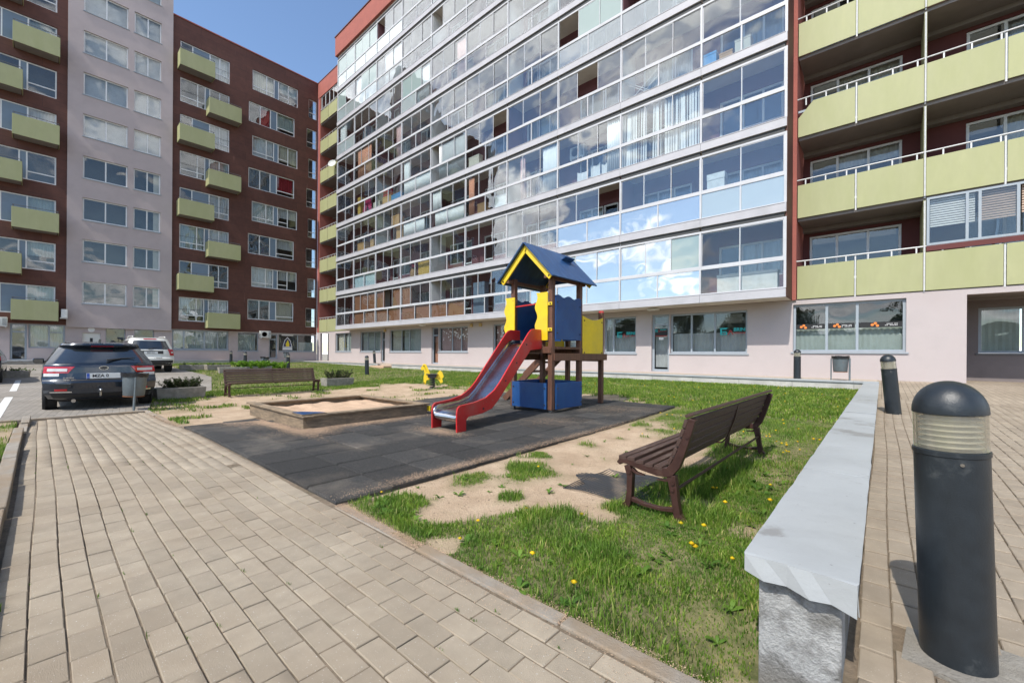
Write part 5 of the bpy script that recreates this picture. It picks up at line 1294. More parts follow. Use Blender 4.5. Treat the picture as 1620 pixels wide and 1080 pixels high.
sgm.polygons.foreach_set('use_smooth', [True] * len(sgm.polygons)); stuff(link('sand', sgm, M['sand'], sb))

# ------------------------------------------------------------------ spring horse
hs = thing('spring_horse', 'small yellow horse rocker on a black coil spring, beyond the sandbox', 'spring rocker', (-11.45, 8.85, float(lawn_z(-11.45, 8.85))), YAW)
mb = MB(); pts = [(.085 * math.cos(i * .5), .085 * math.sin(i * .5), .02 + .36 * i / 76) for i in range(77)]; mb.tube(pts, .017, 7); mb.build('coil_spring', M['bolt'], hs, smooth=40)
mb = MB(); mb.box(-.11, .11, -.11, .11, -.02, .02); mb.build('base_plate', M['steel'], hs)
mb = MB(); mb.box(-.14, .14, -.09, .09, .375, .47); mb.box(-.2, .2, -.13, .13, .47, .5); mb.build('seat', M['bolt'], hs, bevel=.01)
mb = MB(); hd = [(-.10, .30), (-.05, .42), (-.10, .56), (-.17, .72), (-.22, .82), (-.30, .84), (-.40, .70), (-.39, .63), (-.33, .62), (-.30, .66), (-.27, .52), (-.30, .38), (-.30, .16), (-.23, .14), (-.20, .28)]
mb.prism(hd[::-1], -.018, .018, 'y'); mb.build('horse_head', M['yellow_hdpe'], hs, bevel=.004)
mb = MB(); mb.prism([(.08, .36), (.2, .30), (.28, .18), (.36, .22), (.33, .34), (.39, .40), (.33, .56), (.25, .62), (.17, .52), (.08, .46)], -.018, .018, 'y'); mb.build('horse_tail', M['yellow_hdpe'], hs, bevel=.004)
mb = MB(); mb.tube([(-.28, -.13, .76), (-.28, .13, .76)], .016, 8); mb.tube([(-.27, -.14, .2), (-.27, .14, .2)], .016, 8); mb.build('handle', M['bolt'], hs)

# ------------------------------------------------------------------ bollard lamps
def make_bollard():
    t_ = thing('bollard_light', '', 'bollard', group='black bollard lights around the lawn')
    mb = MB(); mb.lathe([(.001, -.06), (.101, -.06), (.1, .74), (.103, .742), (.103, .757), (.097, .76), (.001, .76)], 40); b_ = mb.build('body', M['bollard'], t_, smooth=35)
    mb = MB(); mb.lathe([(.099, .761), (.0985, .885), (.09, .886), (.09, .762)], 40); mb.build('lens', M['bollard_lens'], t_, smooth=35)
    pr = [(.03, .763)]
    for i in range(6): pr += [(.086, .771 + i * .019), (.058, .784 + i * .019)]
    pr += [(.03, .884)]
    mb = MB(); mb.lathe(pr, 32); mb.build('louvre', M['louvre'], t_, smooth=50)
    mb = MB(); pr = [(.001, .887), (.1015, .887)] + [(.1015 * math.cos(a), .893 + .107 * math.sin(a)) for a in np.linspace(0, math.pi / 2 - .02, 12)] + [(.001, 1.0)]
    mb.lathe(pr, 40); mb.build('cap', M['bollard'], t_, smooth=35)
    mb = MB(); mb.lathe([(.001, 0), (.006, 0), (.005, .003), (.001, .003)], 8, (0, 0, 0), 'y'); o = mb.build('screw', M['steel'], b_); o.location = (.02, -.1015, .72)
    return t_
B0 = make_bollard()
view_r = Vector((math.cos(YAW), math.sin(YAW), 0)); view_f = Vector((-math.sin(YAW), math.cos(YAW), 0))
BL = [((.215, 2.255, .005), 1.03, -2.3, 'large black bollard light in the right foreground, beside the low wall'),
      ((.15, 9.35, float(pave_z(9.3))), .98, -6.5, 'leaning black bollard light at the far part of the low wall, on the pavement'),
      ((-2.05, 16.25, .4), .95, 0, 'black bollard light before the pink wall at the end of the long kerb wall'),
      ((-19.4, 10.9, float(lawn_z(-19.4, 10.9))), .97, -1, 'black bollard light standing in the middle of the lawn, near the gap in the kerb'),
      ((-28.6, 16.7, .4), .95, -4, 'leaning black bollard light by the glass door at the inner corner'),
      ((-27.6, 10.2, float(lawn_z(-27.6, 10.2))), .97, 0, 'black bollard light on the lawn behind the far bench'),
      ((-33.0, 9.4, float(lawn_z(-33, 9.4))), .97, 0, 'black bollard light behind the bright green plants'),
      ((-38.2, 9.9, .3), .97, 0, 'small distant black bollard light close to the red block kerb')]
for i, (loc, sc_, tilt, lab) in enumerate(BL):
    o = B0 if i == 0 else copy_tree(B0)
    o.location = loc; o.scale = (1.0 if i else 1.0,) * 2 + (sc_,)
    o.rotation_euler = Matrix.Rotation(math.radians(tilt), 3, view_f).to_euler()
    tag(o, lab)

# ------------------------------------------------------------------ litter bins
def make_bin():
    t_ = thing('litter_bin', '', 'litter bin', group='grey metal litter bins')
    mb = MB(); prof = [(.17, .28), (.185, .30), (.215, .76), (.205, .76), (.175, .31)]
    mb.lathe(prof, 24); mb.build('bucket', M['bin'], t_, smooth=40)
    mb = MB(); mb.lathe([(.16, .262), (.188, .264), (.188, .279), (.001, .279)], 24); mb.build('bottom_rim', M['rust'], t_)
    mb = MB(); n = 30; V_ = []
    for j, (r, z) in enumerate(((.205, .70), (.214, .775), (.236, .782), (.229, .70))):
        for i in range(n):
            a = 2 * math.pi * i / n; rr = r + random.uniform(-.004, .008); V_.append((rr * math.cos(a), rr * math.sin(a), z + random.uniform(-.015, .015)))
    mb.add(V_, [(j * n + i, j * n + (i + 1) % n, (j + 1) * n + (i + 1) % n, (j + 1) * n + i) for j in range(3) for i in range(n)]); mb.build('bin_bag', M['bin_bag'], t_, smooth=60)
    mb = MB(); mb.tube([(.0, -.235, -.05), (.0, -.235, .72)], .026, 10); mb.build('post', M['bin'], t_, smooth=40)
    mb = MB(); mb.tube([(-.03, .235, -.05), (-.03, .235, .70)], .018, 10); mb.build('post', M['bin'], t_, smooth=40)
    return t_
bn = make_bin()
BI = [((-11.85, 1.30, float(dip(-11.85)) + .06), .95, (.0, -.04, -1.75), 'tilted grey litter bin on a post behind the dark car'),
      ((-27.3, 8.75, float(lawn_z(-27.3, 8.7))), 1.0, (0, .05, .9), 'grey litter bin on the lawn behind the far bench'),
      ((-.95, 16.25, .4), .95, (0, 0, math.pi / 2), 'grey litter bin before the pink wall at the end of the low wall'),
      ((-38.4, 14.0, .45), .95, (0, 0, 1.2), 'distant grey litter bin under the window with the triangle sign')]
for i, (loc, sc_, rot, lab) in enumerate(BI):
    o = bn if i == 0 else copy_tree(bn)
    o.location = loc; o.rotation_euler = rot; o.scale = (sc_,) * 3; tag(o, lab)

# ------------------------------------------------------------------ planters and shrubs
def planter(loc, rz, L_, label):
    t_ = thing('planter', label, 'planter', loc, rz, 'concrete flower boxes')
    mb = MB(); a, b, h1 = L_ / 2, .24, .30; i_ = .055
    P_ = [(-a * .94, -b * .9, 0), (a * .94, -b * .9, 0), (a * .94, b * .9, 0), (-a * .94, b * .9, 0), (-a, -b, h1), (a, -b, h1), (a, b, h1), (-a, b, h1), (-a + i_, -b + i_, h1), (a - i_, -b + i_, h1), (a - i_, b - i_, h1), (-a + i_, b - i_, h1), (-a + i_, -b + i_, h1 - .06), (a - i_, -b + i_, h1 - .06), (a - i_, b - i_, h1 - .06), (-a + i_, b - i_, h1 - .06)]
    f = [(3, 2, 1, 0)] + [(k, (k + 1) % 4, 4 + (k + 1) % 4, 4 + k) for k in range(4)] + [(4 + k, 4 + (k + 1) % 4, 8 + (k + 1) % 4, 8 + k) for k in range(4)] + [(8 + k, 8 + (k + 1) % 4, 12 + (k + 1) % 4, 12 + k) for k in range(4)]
    mb.add(P_, f); mb.build('trough', M['concrete'], t_, bevel=.012)
    mb = MB(); mb.box(-a + i_ - .004, a - i_ + .004, -b + i_ - .004, b - i_ + .004, h1 - .09, h1 - .05); mb.build('soil', M['soil'], t_)
    return t_
def shrub(name, loc, rz, rx, ry, hgt_, n_st, label, matl, leaf=.035, n_leaf=60, wide=.2):
    t_ = thing(name, label, 'shrub', loc, rz)
    ms = MB(); V_ = []; Fc_ = []; b = 0
    for s_ in range(n_st):
        a = random.uniform(0, 6.283); r0 = math.sqrt(random.random())
        bx, by = rx * r0 * math.cos(a), ry * r0 * math.sin(a); lx, ly = random.gauss(0, .09) + bx * .18, random.gauss(0, .09) + by * .2; hh_ = hgt_ * random.uniform(.6, 1.1)
        ms.tube([(bx, by, 0), (bx + lx * .5, by + ly * .5, hh_ * .5), (bx + lx, by + ly, hh_)], [.008, .006, .003], 5)
        for k in range(n_leaf):
            t = random.uniform(.12, 1.03); px_, py_, pz_ = bx + lx * t, by + ly * t, hh_ * t
            d = Vector((random.gauss(0, 1), random.gauss(0, 1), random.gauss(.5, .7))).normalized(); w_ = d.cross(Vector((random.random(), random.random(), random.random()))).normalized() * leaf * wide
            L_ = leaf * random.uniform(.7, 1.4); p = Vector((px_, py_, pz_)); q = p + d * L_; mm_ = p + d * L_ * .5
            V_ += [tuple(p), tuple(mm_ + w_), tuple(q), tuple(mm_ - w_)]; Fc_ += [b, b + 1, b + 2, b + 3]; b += 4
    ms.build('stems', M['bark'], t_)
    m = fast_mesh('foliage', np.array(V_), np.array(Fc_), 4); link('foliage', m, matl, t_)
    return t_
zl = lambda x, y: float(lawn_z(x, y))
planter((-14.2, 2.5, zl(-14.2, 2.5) + .01), math.pi / 2 + .05, 1.08, 'concrete planter with a dark conifer between the dark car and the far bench')
shrub('shrub', (-14.2, 2.5, zl(-14.2, 2.5) + .24), math.pi / 2, .42, .12, .30, 60, 'low dark conifer in the planter left of the far bench', M['conifer'], .05, 70, .16)
planter((-15.3, 7.4, zl(-15.3, 7.4) + .01), math.pi / 2 + .02, 1.08, 'concrete planter with a dark conifer right of the far bench')
shrub('shrub', (-15.3, 7.4, zl(-15.3, 7.4) + .24), math.pi / 2, .42, .12, .34, 46, 'low dark conifer in the planter right of the far bench', M['conifer'], .05, 60, .16)
for (x, y, r, L_, lab) in ((-29.2, 5.75, 1.4, 1.3, 'empty concrete planter nearest the white car'), (-28.6, 6.75, 1.7, 1.2, 'middle empty concrete planter in the row by the white car'), (-25.6, 6.7, 1.5, 1.25, 'empty concrete planter just behind the far bench'), (-25.9, 8.0, 1.6, 1.3, 'concrete planter overgrown by bright green plants'), (-25.8, -.75, 1.5, .95, 'concrete planter by the left office door')):
    planter((x, y, zl(x, y) + .01), r, L_, lab)
shrub('leafy_plant', (-25.9, 7.7, zl(-26, 7.9) + .2), 1.6, .75, .35, .34, 60, 'bright green leafy plants in the planter behind the far bench', M['bright_leaf'], .11, 26, .36)
shrub('leafy_plant', (-26.3, 9.0, zl(-26, 9.0) + .02), 1.6, .55, .4, .42, 50, 'bright green leafy clump beside the planter behind the far bench', M['bright_leaf'], .11, 26, .36)
for (x, y, lab) in ((-28.6, 6.7, 'thin green sprouts in the middle planter by the white car'), (-29.2, 5.7, 'thin green sprouts in the planter nearest the white car'), (-25.8, -.75, 'pale green plants in the planter by the left office door')):
    shrub('sprouts', (x, y, zl(x, y) + .24), 1.5, .45, .12, .16, 16, lab, M['weed'], .07, 10, .3)

# ------------------------------------------------------------------ cars
def car(t_, paint, S, trim=True):
    """body from stacked plan outlines; S holds tables of z, rear x, front x and half width"""
    zt, xr, xf, hw = (np.array(S[k], float) for k in ('z', 'xr', 'xf', 'hw'))
    rc, pw = S.get('rc', .2), 4.0
    ev = lambda tab, z: float(np.interp(z, zt, tab))
    def rear(a, z, off=0.0): return (ev(xr, z) + rc * abs(a) ** pw - off, a * ev(hw, z) + math.copysign(off * abs(a) ** 8, a), z)
    zs = sorted(set(list(zt) + list(np.linspace(zt[0], zt[-1], 26))))
    A = np.linspace(-1, 1, 21); ring = []
    for z in zs:
        w_, x0, x1 = ev(hw, z), ev(xr, z), ev(xf, z); r = [rear(a, z) for a in A]
        sx0 = x0 + rc; sx1 = x1 - .35
        for i in range(1, 11): r.append((sx0 + (sx1 - sx0) * i / 10, w_ + .012 * math.sin(math.pi * i / 10), z))
        for a in A[::-1]: r.append((x1 - .35 * abs(a) ** 3, a * w_, z))
        for i in range(9, 0, -1): r.append((sx0 + (sx1 - sx0) * i / 10, -w_ - .012 * math.sin(math.pi * i / 10), z))
        ring.append(r)
    n = len(ring[0]); mb = MB(); V_ = [p for r in ring for p in r]
    F_ = [(j * n + i, j * n + (i + 1) % n, (j + 1) * n + (i + 1) % n, (j + 1) * n + i) for j in range(len(ring) - 1) for i in range(n)] + [tuple(range(n))[::-1], tuple(range((len(ring) - 1) * n, len(ring) * n))]
    mb.add(V_, F_); body = mb.build('body', paint, t_, smooth=32)
    def patch(a0, a1, z0, z1, off, m_, nm, par=t_, na=12, nz=6, shape=None):
        V2 = []; F2 = []
        for i in range(nz + 1):
            z = z0 + (z1 - z0) * i / nz; b0, b1 = (a0, a1) if shape is None else shape(i / nz)
            for j in range(na + 1): V2.append(rear(b0 + (b1 - b0) * j / na, z, off))
        for i in range(nz):
            for j in range(na): k = i * (na + 1) + j; F2.append((k, k + 1, k + na + 2, k + na + 1))
        m2 = MB(); m2.add(V2, F2); return m2.build(nm, M[m_], par, smooth=60)
    def side_glass(z0, z1, xa, xb, sl0, sl1):
        for s_ in (-1, 1):
            m2 = MB(); V2 = []
            for z, d0, d1 in ((z0, 0, 0), (z1, sl0, sl1)): V2 += [(xa + d0, s_ * (ev(hw, z) + .016), z), (xb + d1, s_ * (ev(hw, z) + .016), z)]
            m2.add(V2, [(0, 1, 3, 2)]); m2.build('side_window', M['car_glass'], t_)
    def wheels(xs_, rad, wid, tr):
        for x in xs_:
            for s_ in (-1, 1):
                y = s_ * tr; pr = [(rad * .6, -wid / 2), (rad * .93, -wid / 2), (rad, -wid / 2 + .03), (rad, wid / 2 - .03), (rad * .93, wid / 2), (rad * .6, wid / 2)]
                m2 = MB(); m2.lathe(pr, 28, (x, y, rad), 'y'); w_ = m2.build('wheel', M['tyre'], t_, smooth=40)
                m2 = MB(); m2.lathe([(.02, -wid / 2 + .02), (rad * .6, -wid / 2 + .01), (rad * .6, wid / 2 - .01), (.02, wid / 2 - .02)], 20, (x, y, rad), 'y'); m2.build('rim', M['rim'], w_, smooth=40)
                m2 = MB(); m2.lathe([(.001, -.002), (rad + .055, -.002), (rad + .055, .002), (.001, .002)], 24, (x, s_ * (ev(hw, rad) + .009), rad), 'y'); m2.build('wheel_arch', M['car_trim'], t_)
    return body, patch, side_glass, wheels, rear, ev

# dark blue hatchback, seen from behind
S1 = dict(z=[.20, .27, .36, .46, .60, .64, .68, .80, .92, .97, 1.02, 1.34, 1.38, 1.42, 1.465], xr=[.30, .14, .05, .015, 0.0, .02, .055, .075, .085, .10, .15, .50, .42, .44, .95], xf=[4.1, 4.32, 4.40, 4.42, 4.38, 4.36, 4.33, 4.18, 3.6, 3.35, 3.2, 2.35, 2.25, 2.15, 1.75], hw=[.74, .80, .85, .87, .882, .884, .882, .875, .86, .845, .82, .645, .625, .60, .50], rc=.24)
c1 = thing('parked_car', 'dark blue hatchback parked at the end of the brick path, seen from behind', 'car', (-12.42, .90, float(dip(-13)) + .005), math.pi - .0)
body, patch, sg_, wheels, rear, ev = car(c1, M['car_blue'], S1)
patch(-.84, .84, 1.0, 1.335, .008, 'car_glass', 'rear_window', na=18, nz=8, shape=lambda t: (-.86 + .05 * t, .86 - .05 * t))
patch(-.74, .74, 1.345, 1.385, .03, 'car_black', 'spoiler', na=14, nz=3)
patch(-.28, .28, 1.352, 1.374, .036, 'lamp_red', 'brake_light', na=6, nz=2)
for s_ in (-1, 1):
    sh = (lambda t: (.985, .50 + .10 * (1 - t))) if s_ > 0 else (lambda t: (-.985, -.50 - .10 * (1 - t)))
    l_ = patch(0, 0, .80, .935, .010, 'lamp_red', 'tail_light', na=14, nz=5, shape=sh)
    sh2 = (lambda t: (.93, .62)) if s_ > 0 else (lambda t: (-.93, -.62))
    patch(0, 0, .835, .895, .016, 'lamp_clear', 'reversing_light', l_, na=8, nz=2, shape=sh2)
    sh3 = (lambda t: (.975, .74)) if s_ > 0 else (lambda t: (-.975, -.74))
    patch(0, 0, .735, .796, .009, 'lamp_clear', 'indicator', l_, na=8, nz=2, shape=sh3)
    patch(s_ * .62, s_ * .82, .435, .475, .008, 'lamp_red', 'reflector', na=6, nz=2)
    patch(s_ * .55, s_ * .9, .40, .425, .010, 'chrome', 'bumper_strip', na=6, nz=1)
patch(-.9, .9, .21, .37, .006, 'car_trim', 'lower_bumper', na=16, nz=4)
patch(-.55, .55, .64, .665, .004, 'car_trim', 'hatch_gap', na=12, nz=1)
mb = MB(); mb.box(-.012, .0, -.262, .262, -.057, .057); pl_ = mb.build('number_plate', M['plate_white'], c1, bevel=.003); pl_.location = (.045, 0, .735)
mb = MB(); mb.box(-.0135, -.0125, .215, .26, -.054, .054); mb.build('plate_band', M['plate_blue'], pl_)
FACE_REAR = Matrix.Rotation(-math.pi / 2, 4, 'Z') @ Matrix.Rotation(math.pi / 2, 4, 'X')
lettering('MZA 0', .088, M['ink'], pl_, (-.0135, .05, 0), FACE_REAR, bold=.002); lettering('LT', .025, M['white_ink'], pl_, (-.0145, .238, -.03), FACE_REAR)
lettering('SUBARU', .042, M['chrome'], c1, (.052, .52, .70), FACE_REAR); dashes(c1, M['chrome'], lambda a, b, z0, z1: (.048, .052, .51 - b, .51 - a, z0, z1), .2, .66, .018)
mb = MB(); mb.lathe([(.001, 0), (.05, 0), (.045, .006), (.001, .006)], 24, (0, 0, 0), 'x'); em = mb.build('emblem', M['chrome'], c1); em.location = (.068, 0, .90); em.scale = (1, 1.5, .8)
mb = MB(); mb.lathe([(.001, 0), (.042, 0), (.001, .001)], 24, (0, 0, 0), 'x'); e2 = mb.build('emblem_field', M['car_blue'], em); e2.location = (-.002, 0, 0)
mb = MB(); mb.tube([(.13, -.05, 1.06), (.22, -.3, 1.10), (.24, -.52, 1.115)], [.02, .013, .008], 8); mb.build('wiper', M['car_trim'], c1)
mb = MB(); mb.prism([(1.0, 1.45), (1.2, 1.45), (1.04, 1.53), (1.0, 1.53)], -.02, .02, 'y'); mb.build('antenna_fin', M['car_blue'], c1, bevel=.005)
mb = MB(); mb.tube([(.12, .06, .32), (-.08, .06, .31), (-.13, .06, .34), (-.135, .06, .42)], .02, 8); mb.lathe([(.001, -.028)] + [(.026 * math.cos(a), .026 * math.sin(a)) for a in np.linspace(-1.2, 1.5, 8)], 12, (-.135, .06, .45)); mb.build('tow_hitch', M['steel'], c1, smooth=40)
mb = MB(); mb.tube([(.1, .45, .24), (-.02, .45, .235)], .035, 10); mb.build('exhaust', M['steel'], c1)
sg_(.99, 1.33, 1.0, 3.05, .28, -.72); wheels((.86, 3.5), .318, .215, .77)
for s_ in (-1, 1):
    mb = MB(); mb.box(2.75, 2.92, s_ * .84, s_ * 1.03, .95, 1.08); m_ = mb.build('wing_mirror', M['car_blue'], c1, bevel=.035)
    mb = MB(); mb.box(2.744, 2.748, s_ * .865, s_ * 1.01, .97, 1.06); mb.build('mirror_glass', M['car_glass'], m_)

# white SUV
S2 = dict(z=[.36, .46, .60, .72, .78, .95, 1.05, 1.12, 1.20, 1.62, 1.70, 1.76], xr=[.12, .02, 0, .0, .06, .07, .09, .10, .13, .38, .42, .8], xf=[4.4, 4.6, 4.65, 4.6, 4.55, 4.4, 3.8, 3.4, 3.2, 2.6, 2.4, 2.0], hw=[.82, .90, .93, .935, .93, .925, .915, .90, .87, .74, .70, .6], rc=.22)
c2 = thing('parked_car', 'white off-road car parked beyond the dark hatchback', 'car', (-27.0, 3.62, float(lawn_z(-28, 3.6)) + .01), math.pi)
body, patch, sg_, wheels, rear, ev = car(c2, M['car_white'], S2)
patch(-.86, .86, 1.17, 1.60, .008, 'car_glass', 'rear_window', na=16, nz=6, shape=lambda t: (-.86 + .04 * t, .86 - .04 * t))
patch(-.95, .95, .37, .62, .006, 'car_trim', 'lower_bumper', na=16, nz=3)
patch(-.35, .35, 1.66, 1.70, .02, 'lamp_red', 'brake_light', na=6, nz=1)
for s_ in (-1, 1):
    sh = (lambda t: (.985, .80 - .06 * t)) if s_ > 0 else (lambda t: (-.985, -.80 + .06 * t)); l_ = patch(0, 0, .86, 1.18, .010, 'lamp_red', 'tail_light', na=6, nz=6, shape=sh)
    sh2 = (lambda t: (.96, .86)) if s_ > 0 else (lambda t: (-.96, -.86)); patch(0, 0, .98, 1.05, .016, 'lamp_clear', 'reversing_light', l_, na=4, nz=2, shape=sh2)
    mb = MB(); mb.tube([(.6, s_ * .62, 1.76), (.7, s_ * .62, 1.81), (2.2, s_ * .62, 1.83), (2.4, s_ * .62, 1.78)], .025, 8); mb.build('roof_rail', M['car_white'], c2)
patch(-.52, .52, .94, 1.10, .006, 'car_trim', 'plate_recess', na=8, nz=2)
mb = MB(); mb.box(-.012, 0, -.26, .26, -.055, .055); pl_ = mb.build('number_plate', M['plate_white'], c2); pl_.location = (.06, 0, 1.0); lettering('8000 BO', .085, M['ink'], pl_, (-.0135, 0, 0), FACE_REAR)
mb = MB(); mb.tube([(.08, .1, 1.17), (.2, -.35, 1.30)], [.025, .012], 8); mb.build('wiper', M['car_trim'], c2)
sg_(1.16, 1.60, .75, 3.1, .2, -.5); wheels((.95, 3.75), .37, .25, .80)
dashes(c2, M['ink'], lambda a, b, z0, z1: (-.012, -.006, -.28 - b, -.28 - a, z0, z1), .3, .74, .05)

# black car cut by the left edge of the picture
c3 = thing('parked_car', 'black car with a pale roof edge cut off by the left picture edge', 'car', (-22.6, -1.78, float(lawn_z(-24, -1.6)) + .01), math.pi)
body, patch, sg_, wheels, rear, ev = car(c3, M['car_black'], dict(S1, rc=.2))
patch(-.84, .84, 1.0, 1.335, .008, 'car_glass', 'rear_window', na=18, nz=8)
patch(-.80, .80, 1.342, 1.40, .06, 'car_white', 'spoiler', na=14, nz=3)
for s_ in (-1, 1):
    sh = (lambda t: (.985, .6)) if s_ > 0 else (lambda t: (-.985, -.6)); patch(0, 0, .80, .95, .010, 'lamp_red', 'tail_light', na=8, nz=3, shape=sh)
sg_(.99, 1.33, 1.0, 3.05, .28, -.72); wheels((.86, 3.5), .318, .215, .77)

# ------------------------------------------------------------------ what stands and hangs on the balconies
ORD = ['first', 'second', 'third', 'fourth', 'fifth', 'sixth', 'seventh', 'eighth', 'ninth', 'tenth']
def where(k, b): return f"{ORD[k]} glazed floor up, {ORD[b]} bay from the left"
def curtain(k, x0, x1, matl, col_word, full=True, z0=None, z1=None, d=.17, fold=.09, striped=None, what='curtain'):
    b = max(i for i in range(10) if MUL[i] <= (x0 + x1) / 2)
    z = 3.073 + 2.8 * k; z0 = z + .31 if z0 is None else z + z0; z1 = z + 2.6 if z1 is None else z + z1
    n = max(8, int((x1 - x0) / fold * 4)); mb = MB(); V_ = []
    for i in range(n + 1):
        x = x0 + (x1 - x0) * i / n; dd = .035 * math.sin(i * math.pi / 2 + .3 * math.sin(i)) ; V_ += [(x, YG + d + dd + .02, z0), (x, YG + d + dd, z1)]
    mb.add(V_, [(2 * i, 2 * i + 2, 2 * i + 3, 2 * i + 1) for i in range(n)])
    o = mb.build('curtain' if what == 'curtain' else what.replace(' ', '_'), M[matl], smooth=70, fix=False)
    sd = o.modifiers.new('thickness', 'SOLIDIFY'); sd.thickness = .004
    return tag(o, f"{col_word} {what} behind glass, {where(k, b)}", what, 'curtains and sheets behind the balcony glass')
curtain(4, -30.6, -28.6, 'curtain_orange', 'salmon'); curtain(4, -25.3, -24.65, 'curtain_pink', 'pale salmon')
curtain(7, -30.8, -28.0, 'curtain_white', 'white'); curtain(7, -27.0, -24.7, 'curtain_white', 'white', z0=.31, z1=1.25, what='white sheet' if False else 'sheet')
curtain(7, -33.6, -31.1, 'curtain_cream', 'cream')
curtain(6, -30.8, -28.2, 'curtain_white', 'bright white'); curtain(6, -26.8, -24.7, 'curtain_white', 'two-part white')
curtain(5, -33.5, -32.4, 'curtain_white', 'narrow white'); curtain(5, -24.4, -21.6, 'curtain_white', 'sunlit white')
curtain(5, -18.95, -18.15, 'curtain_pink', 'striped dusty pink'); curtain(5, -12.25, -11.65, 'curtain_white', 'slim white')
curtain(3, -24.35, -23.7, 'curtain_white', 'gathered white'); curtain(3, -20.6, -18.2, 'curtain_grey', 'blue-grey')
curtain(3, -24.3, -21.4, 'curtain_white', 'white hanging', z0=.31, z1=1.3, d=.13, what='sheet')
curtain(2, -24.3, -22.0, 'curtain_white', 'clean white', z0=.31, z1=1.2, d=.13, what='sheet'); curtain(2, -20.9, -18.2, 'curtain_white', 'large white', z0=.31, z1=1.25, d=.13, what='sheet')
curtain(2, -21.2, -20.3, 'curtain_white', 'flat white', z0=1.3, what='roller blind'); curtain(2, -17.85, -17.4, 'curtain_orange', 'narrow orange')
curtain(2, -12.5, -11.65, 'curtain_white', 'white and pink'); curtain(2, -13.95, -13.65, 'curtain_pink', 'very narrow pink')
curtain(2, -9.0, -8.4, 'curtain_white', 'plain white'); curtain(4, -10.2, -9.1, 'curtain_white', 'broad white', z0=1.3, what='roller blind')
curtain(6, -12.4, -11.7, 'curtain_grey', 'grey'); curtain(5, -9.2, -8.5, 'curtain_white', 'short white')
# vertical blinds in the second glazed floor
k = 2; z = 3.073 + 2.8 * k
vb = thing('vertical_blind', 'white vertical slat blind behind glass near the right end, third glazed floor up', 'blind', (-6.68, YG + .2, z + .3))
rv = random.Random(8)
for i in range(30):
    x = -1.5 + i * .103; 
    if 9 <= i <= 17 and rv.random() < .35: continue
    mb = MB(); mb.box(-.042, .042, -.002, .002, 0, 2.25); o = mb.build('blind_slat', M['curtain_white'], vb); o.location = (x, 0, 0); o.rotation_euler = (0, rv.gauss(0, .01), rv.uniform(-.9, .4))
def floor_z(k): return 3.073 + 2.8 * k + .255
def crate(nm, k, x, y, sx, sy, sz, matl, label, cat='box', dz=0.0, rz=0.0):
    t_ = thing(nm, label, cat, (x, y, floor_z(k) + dz), rz)
    mb = MB(); mb.box(-sx / 2, sx / 2, -sy / 2, sy / 2, 0, sz * .86); mb.build('body', M[matl], t_, bevel=.01)
    mb = MB(); mb.box(-sx / 2 - .008, sx / 2 + .008, -sy / 2 - .008, sy / 2 + .008, sz * .865, sz); mb.build('lid', M[matl], t_, bevel=.006)
    return t_
crate('cardboard_box', 2, -30.2, YG + .45, 1.1, .4, .78, 'cardboard', 'wide cardboard box behind glass low in the third glazed floor, far left')
crate('cardboard_box', 2, -28.6, YG + .42, .5, .35, .75, 'cardboard', 'upright cardboard box right of the wide one, third glazed floor')
crate('cardboard_box', 2, -25.0, YG + .45, .75, .4, .9, 'cardboard', 'tall cardboard box at the right of the third bay, third glazed floor', dz=.05)
crate('cardboard_box', 2, -25.6, YG + .5, .95, .4, .75, 'cardboard', 'cardboard box stacked high, third glazed floor, third bay', dz=1.15)
crate('wood_panel', 1, -22.3, YG + .35, 1.15, .08, 1.0, 'yellow_wood', 'flat yellow wooden board leaning behind glass, second glazed floor', 'board')
crate('cabinet', 3, -30.45, YG + .4, .42, .4, 1.5, 'yellow_wood', 'narrow yellow wooden cabinet behind glass, fourth glazed floor at left', 'cabinet')
crate('plastic_box', 3, -26.7, YG + .4, .62, .4, .5, 'plastic_red', 'bright red plastic box on a stack, fourth glazed floor', dz=.7)
crate('cardboard_box', 3, -26.6, YG + .45, 1.1, .45, .66, 'cardboard', 'cardboard box under the red plastic box, fourth glazed floor')
crate('cardboard_box', 3, -28.0, YG + .45, .9, .4, .6, 'curtain_cream', 'pale carton beside the magenta cloth, fourth glazed floor')
crate('toy_chest', 3, -25.4, YG + .42, 1.2, .4, .55, 'plastic_blue', 'dark blue chest with toys behind glass, fourth glazed floor', 'chest')
crate('cardboard_box', 3, -17.55, YG + .4, .85, .3, .75, 'curtain_cream', 'yellowish carton behind glass, fourth glazed floor, sixth bay')
crate('cardboard_box', 3, -4.3, YG + .5, .45, .4, .45, 'cardboard', 'small brown carton near the right end, fourth glazed floor')
crate('storage_box', 3, -3.75, YG + .5, .5, .4, .7, 'curtain_cream', 'cream storage box right of the brown carton, fourth glazed floor')
crate('suitcase', 3, -4.85, YG + .4, .5, .35, .6, 'plastic_blue', 'teal blue suitcase near the right end, fourth glazed floor', 'suitcase')
crate('wicker_basket', 2, -16.9, YG + .45, .65, .4, .7, 'wicker', 'brown wicker basket beside the narrow orange curtain, third glazed floor', 'basket')
crate('drawer_unit', 1, -4.6, YG + .45, .6, .4, 1.7, 'appliance', 'pale drawer unit behind the right end glazing, second glazed floor', 'drawers')
crate('cupboard', 0, -17.2, YG + .55, .9, .35, 1.9, 'spandrel', 'grey-green cupboard behind glass, lowest glazed floor, sixth bay', 'cupboard')
crate('shelf_unit', 0, -3.6, YG + .5, 1.9, .35, .75, 'appliance', 'low white shelf behind the right end glazing, lowest glazed floor', 'shelf')
crate('toy_house', 2, -15.4, YG + .4, .9, .3, .8, 'appliance', 'white toy house behind glass, third glazed floor, sixth bay', 'toy house')
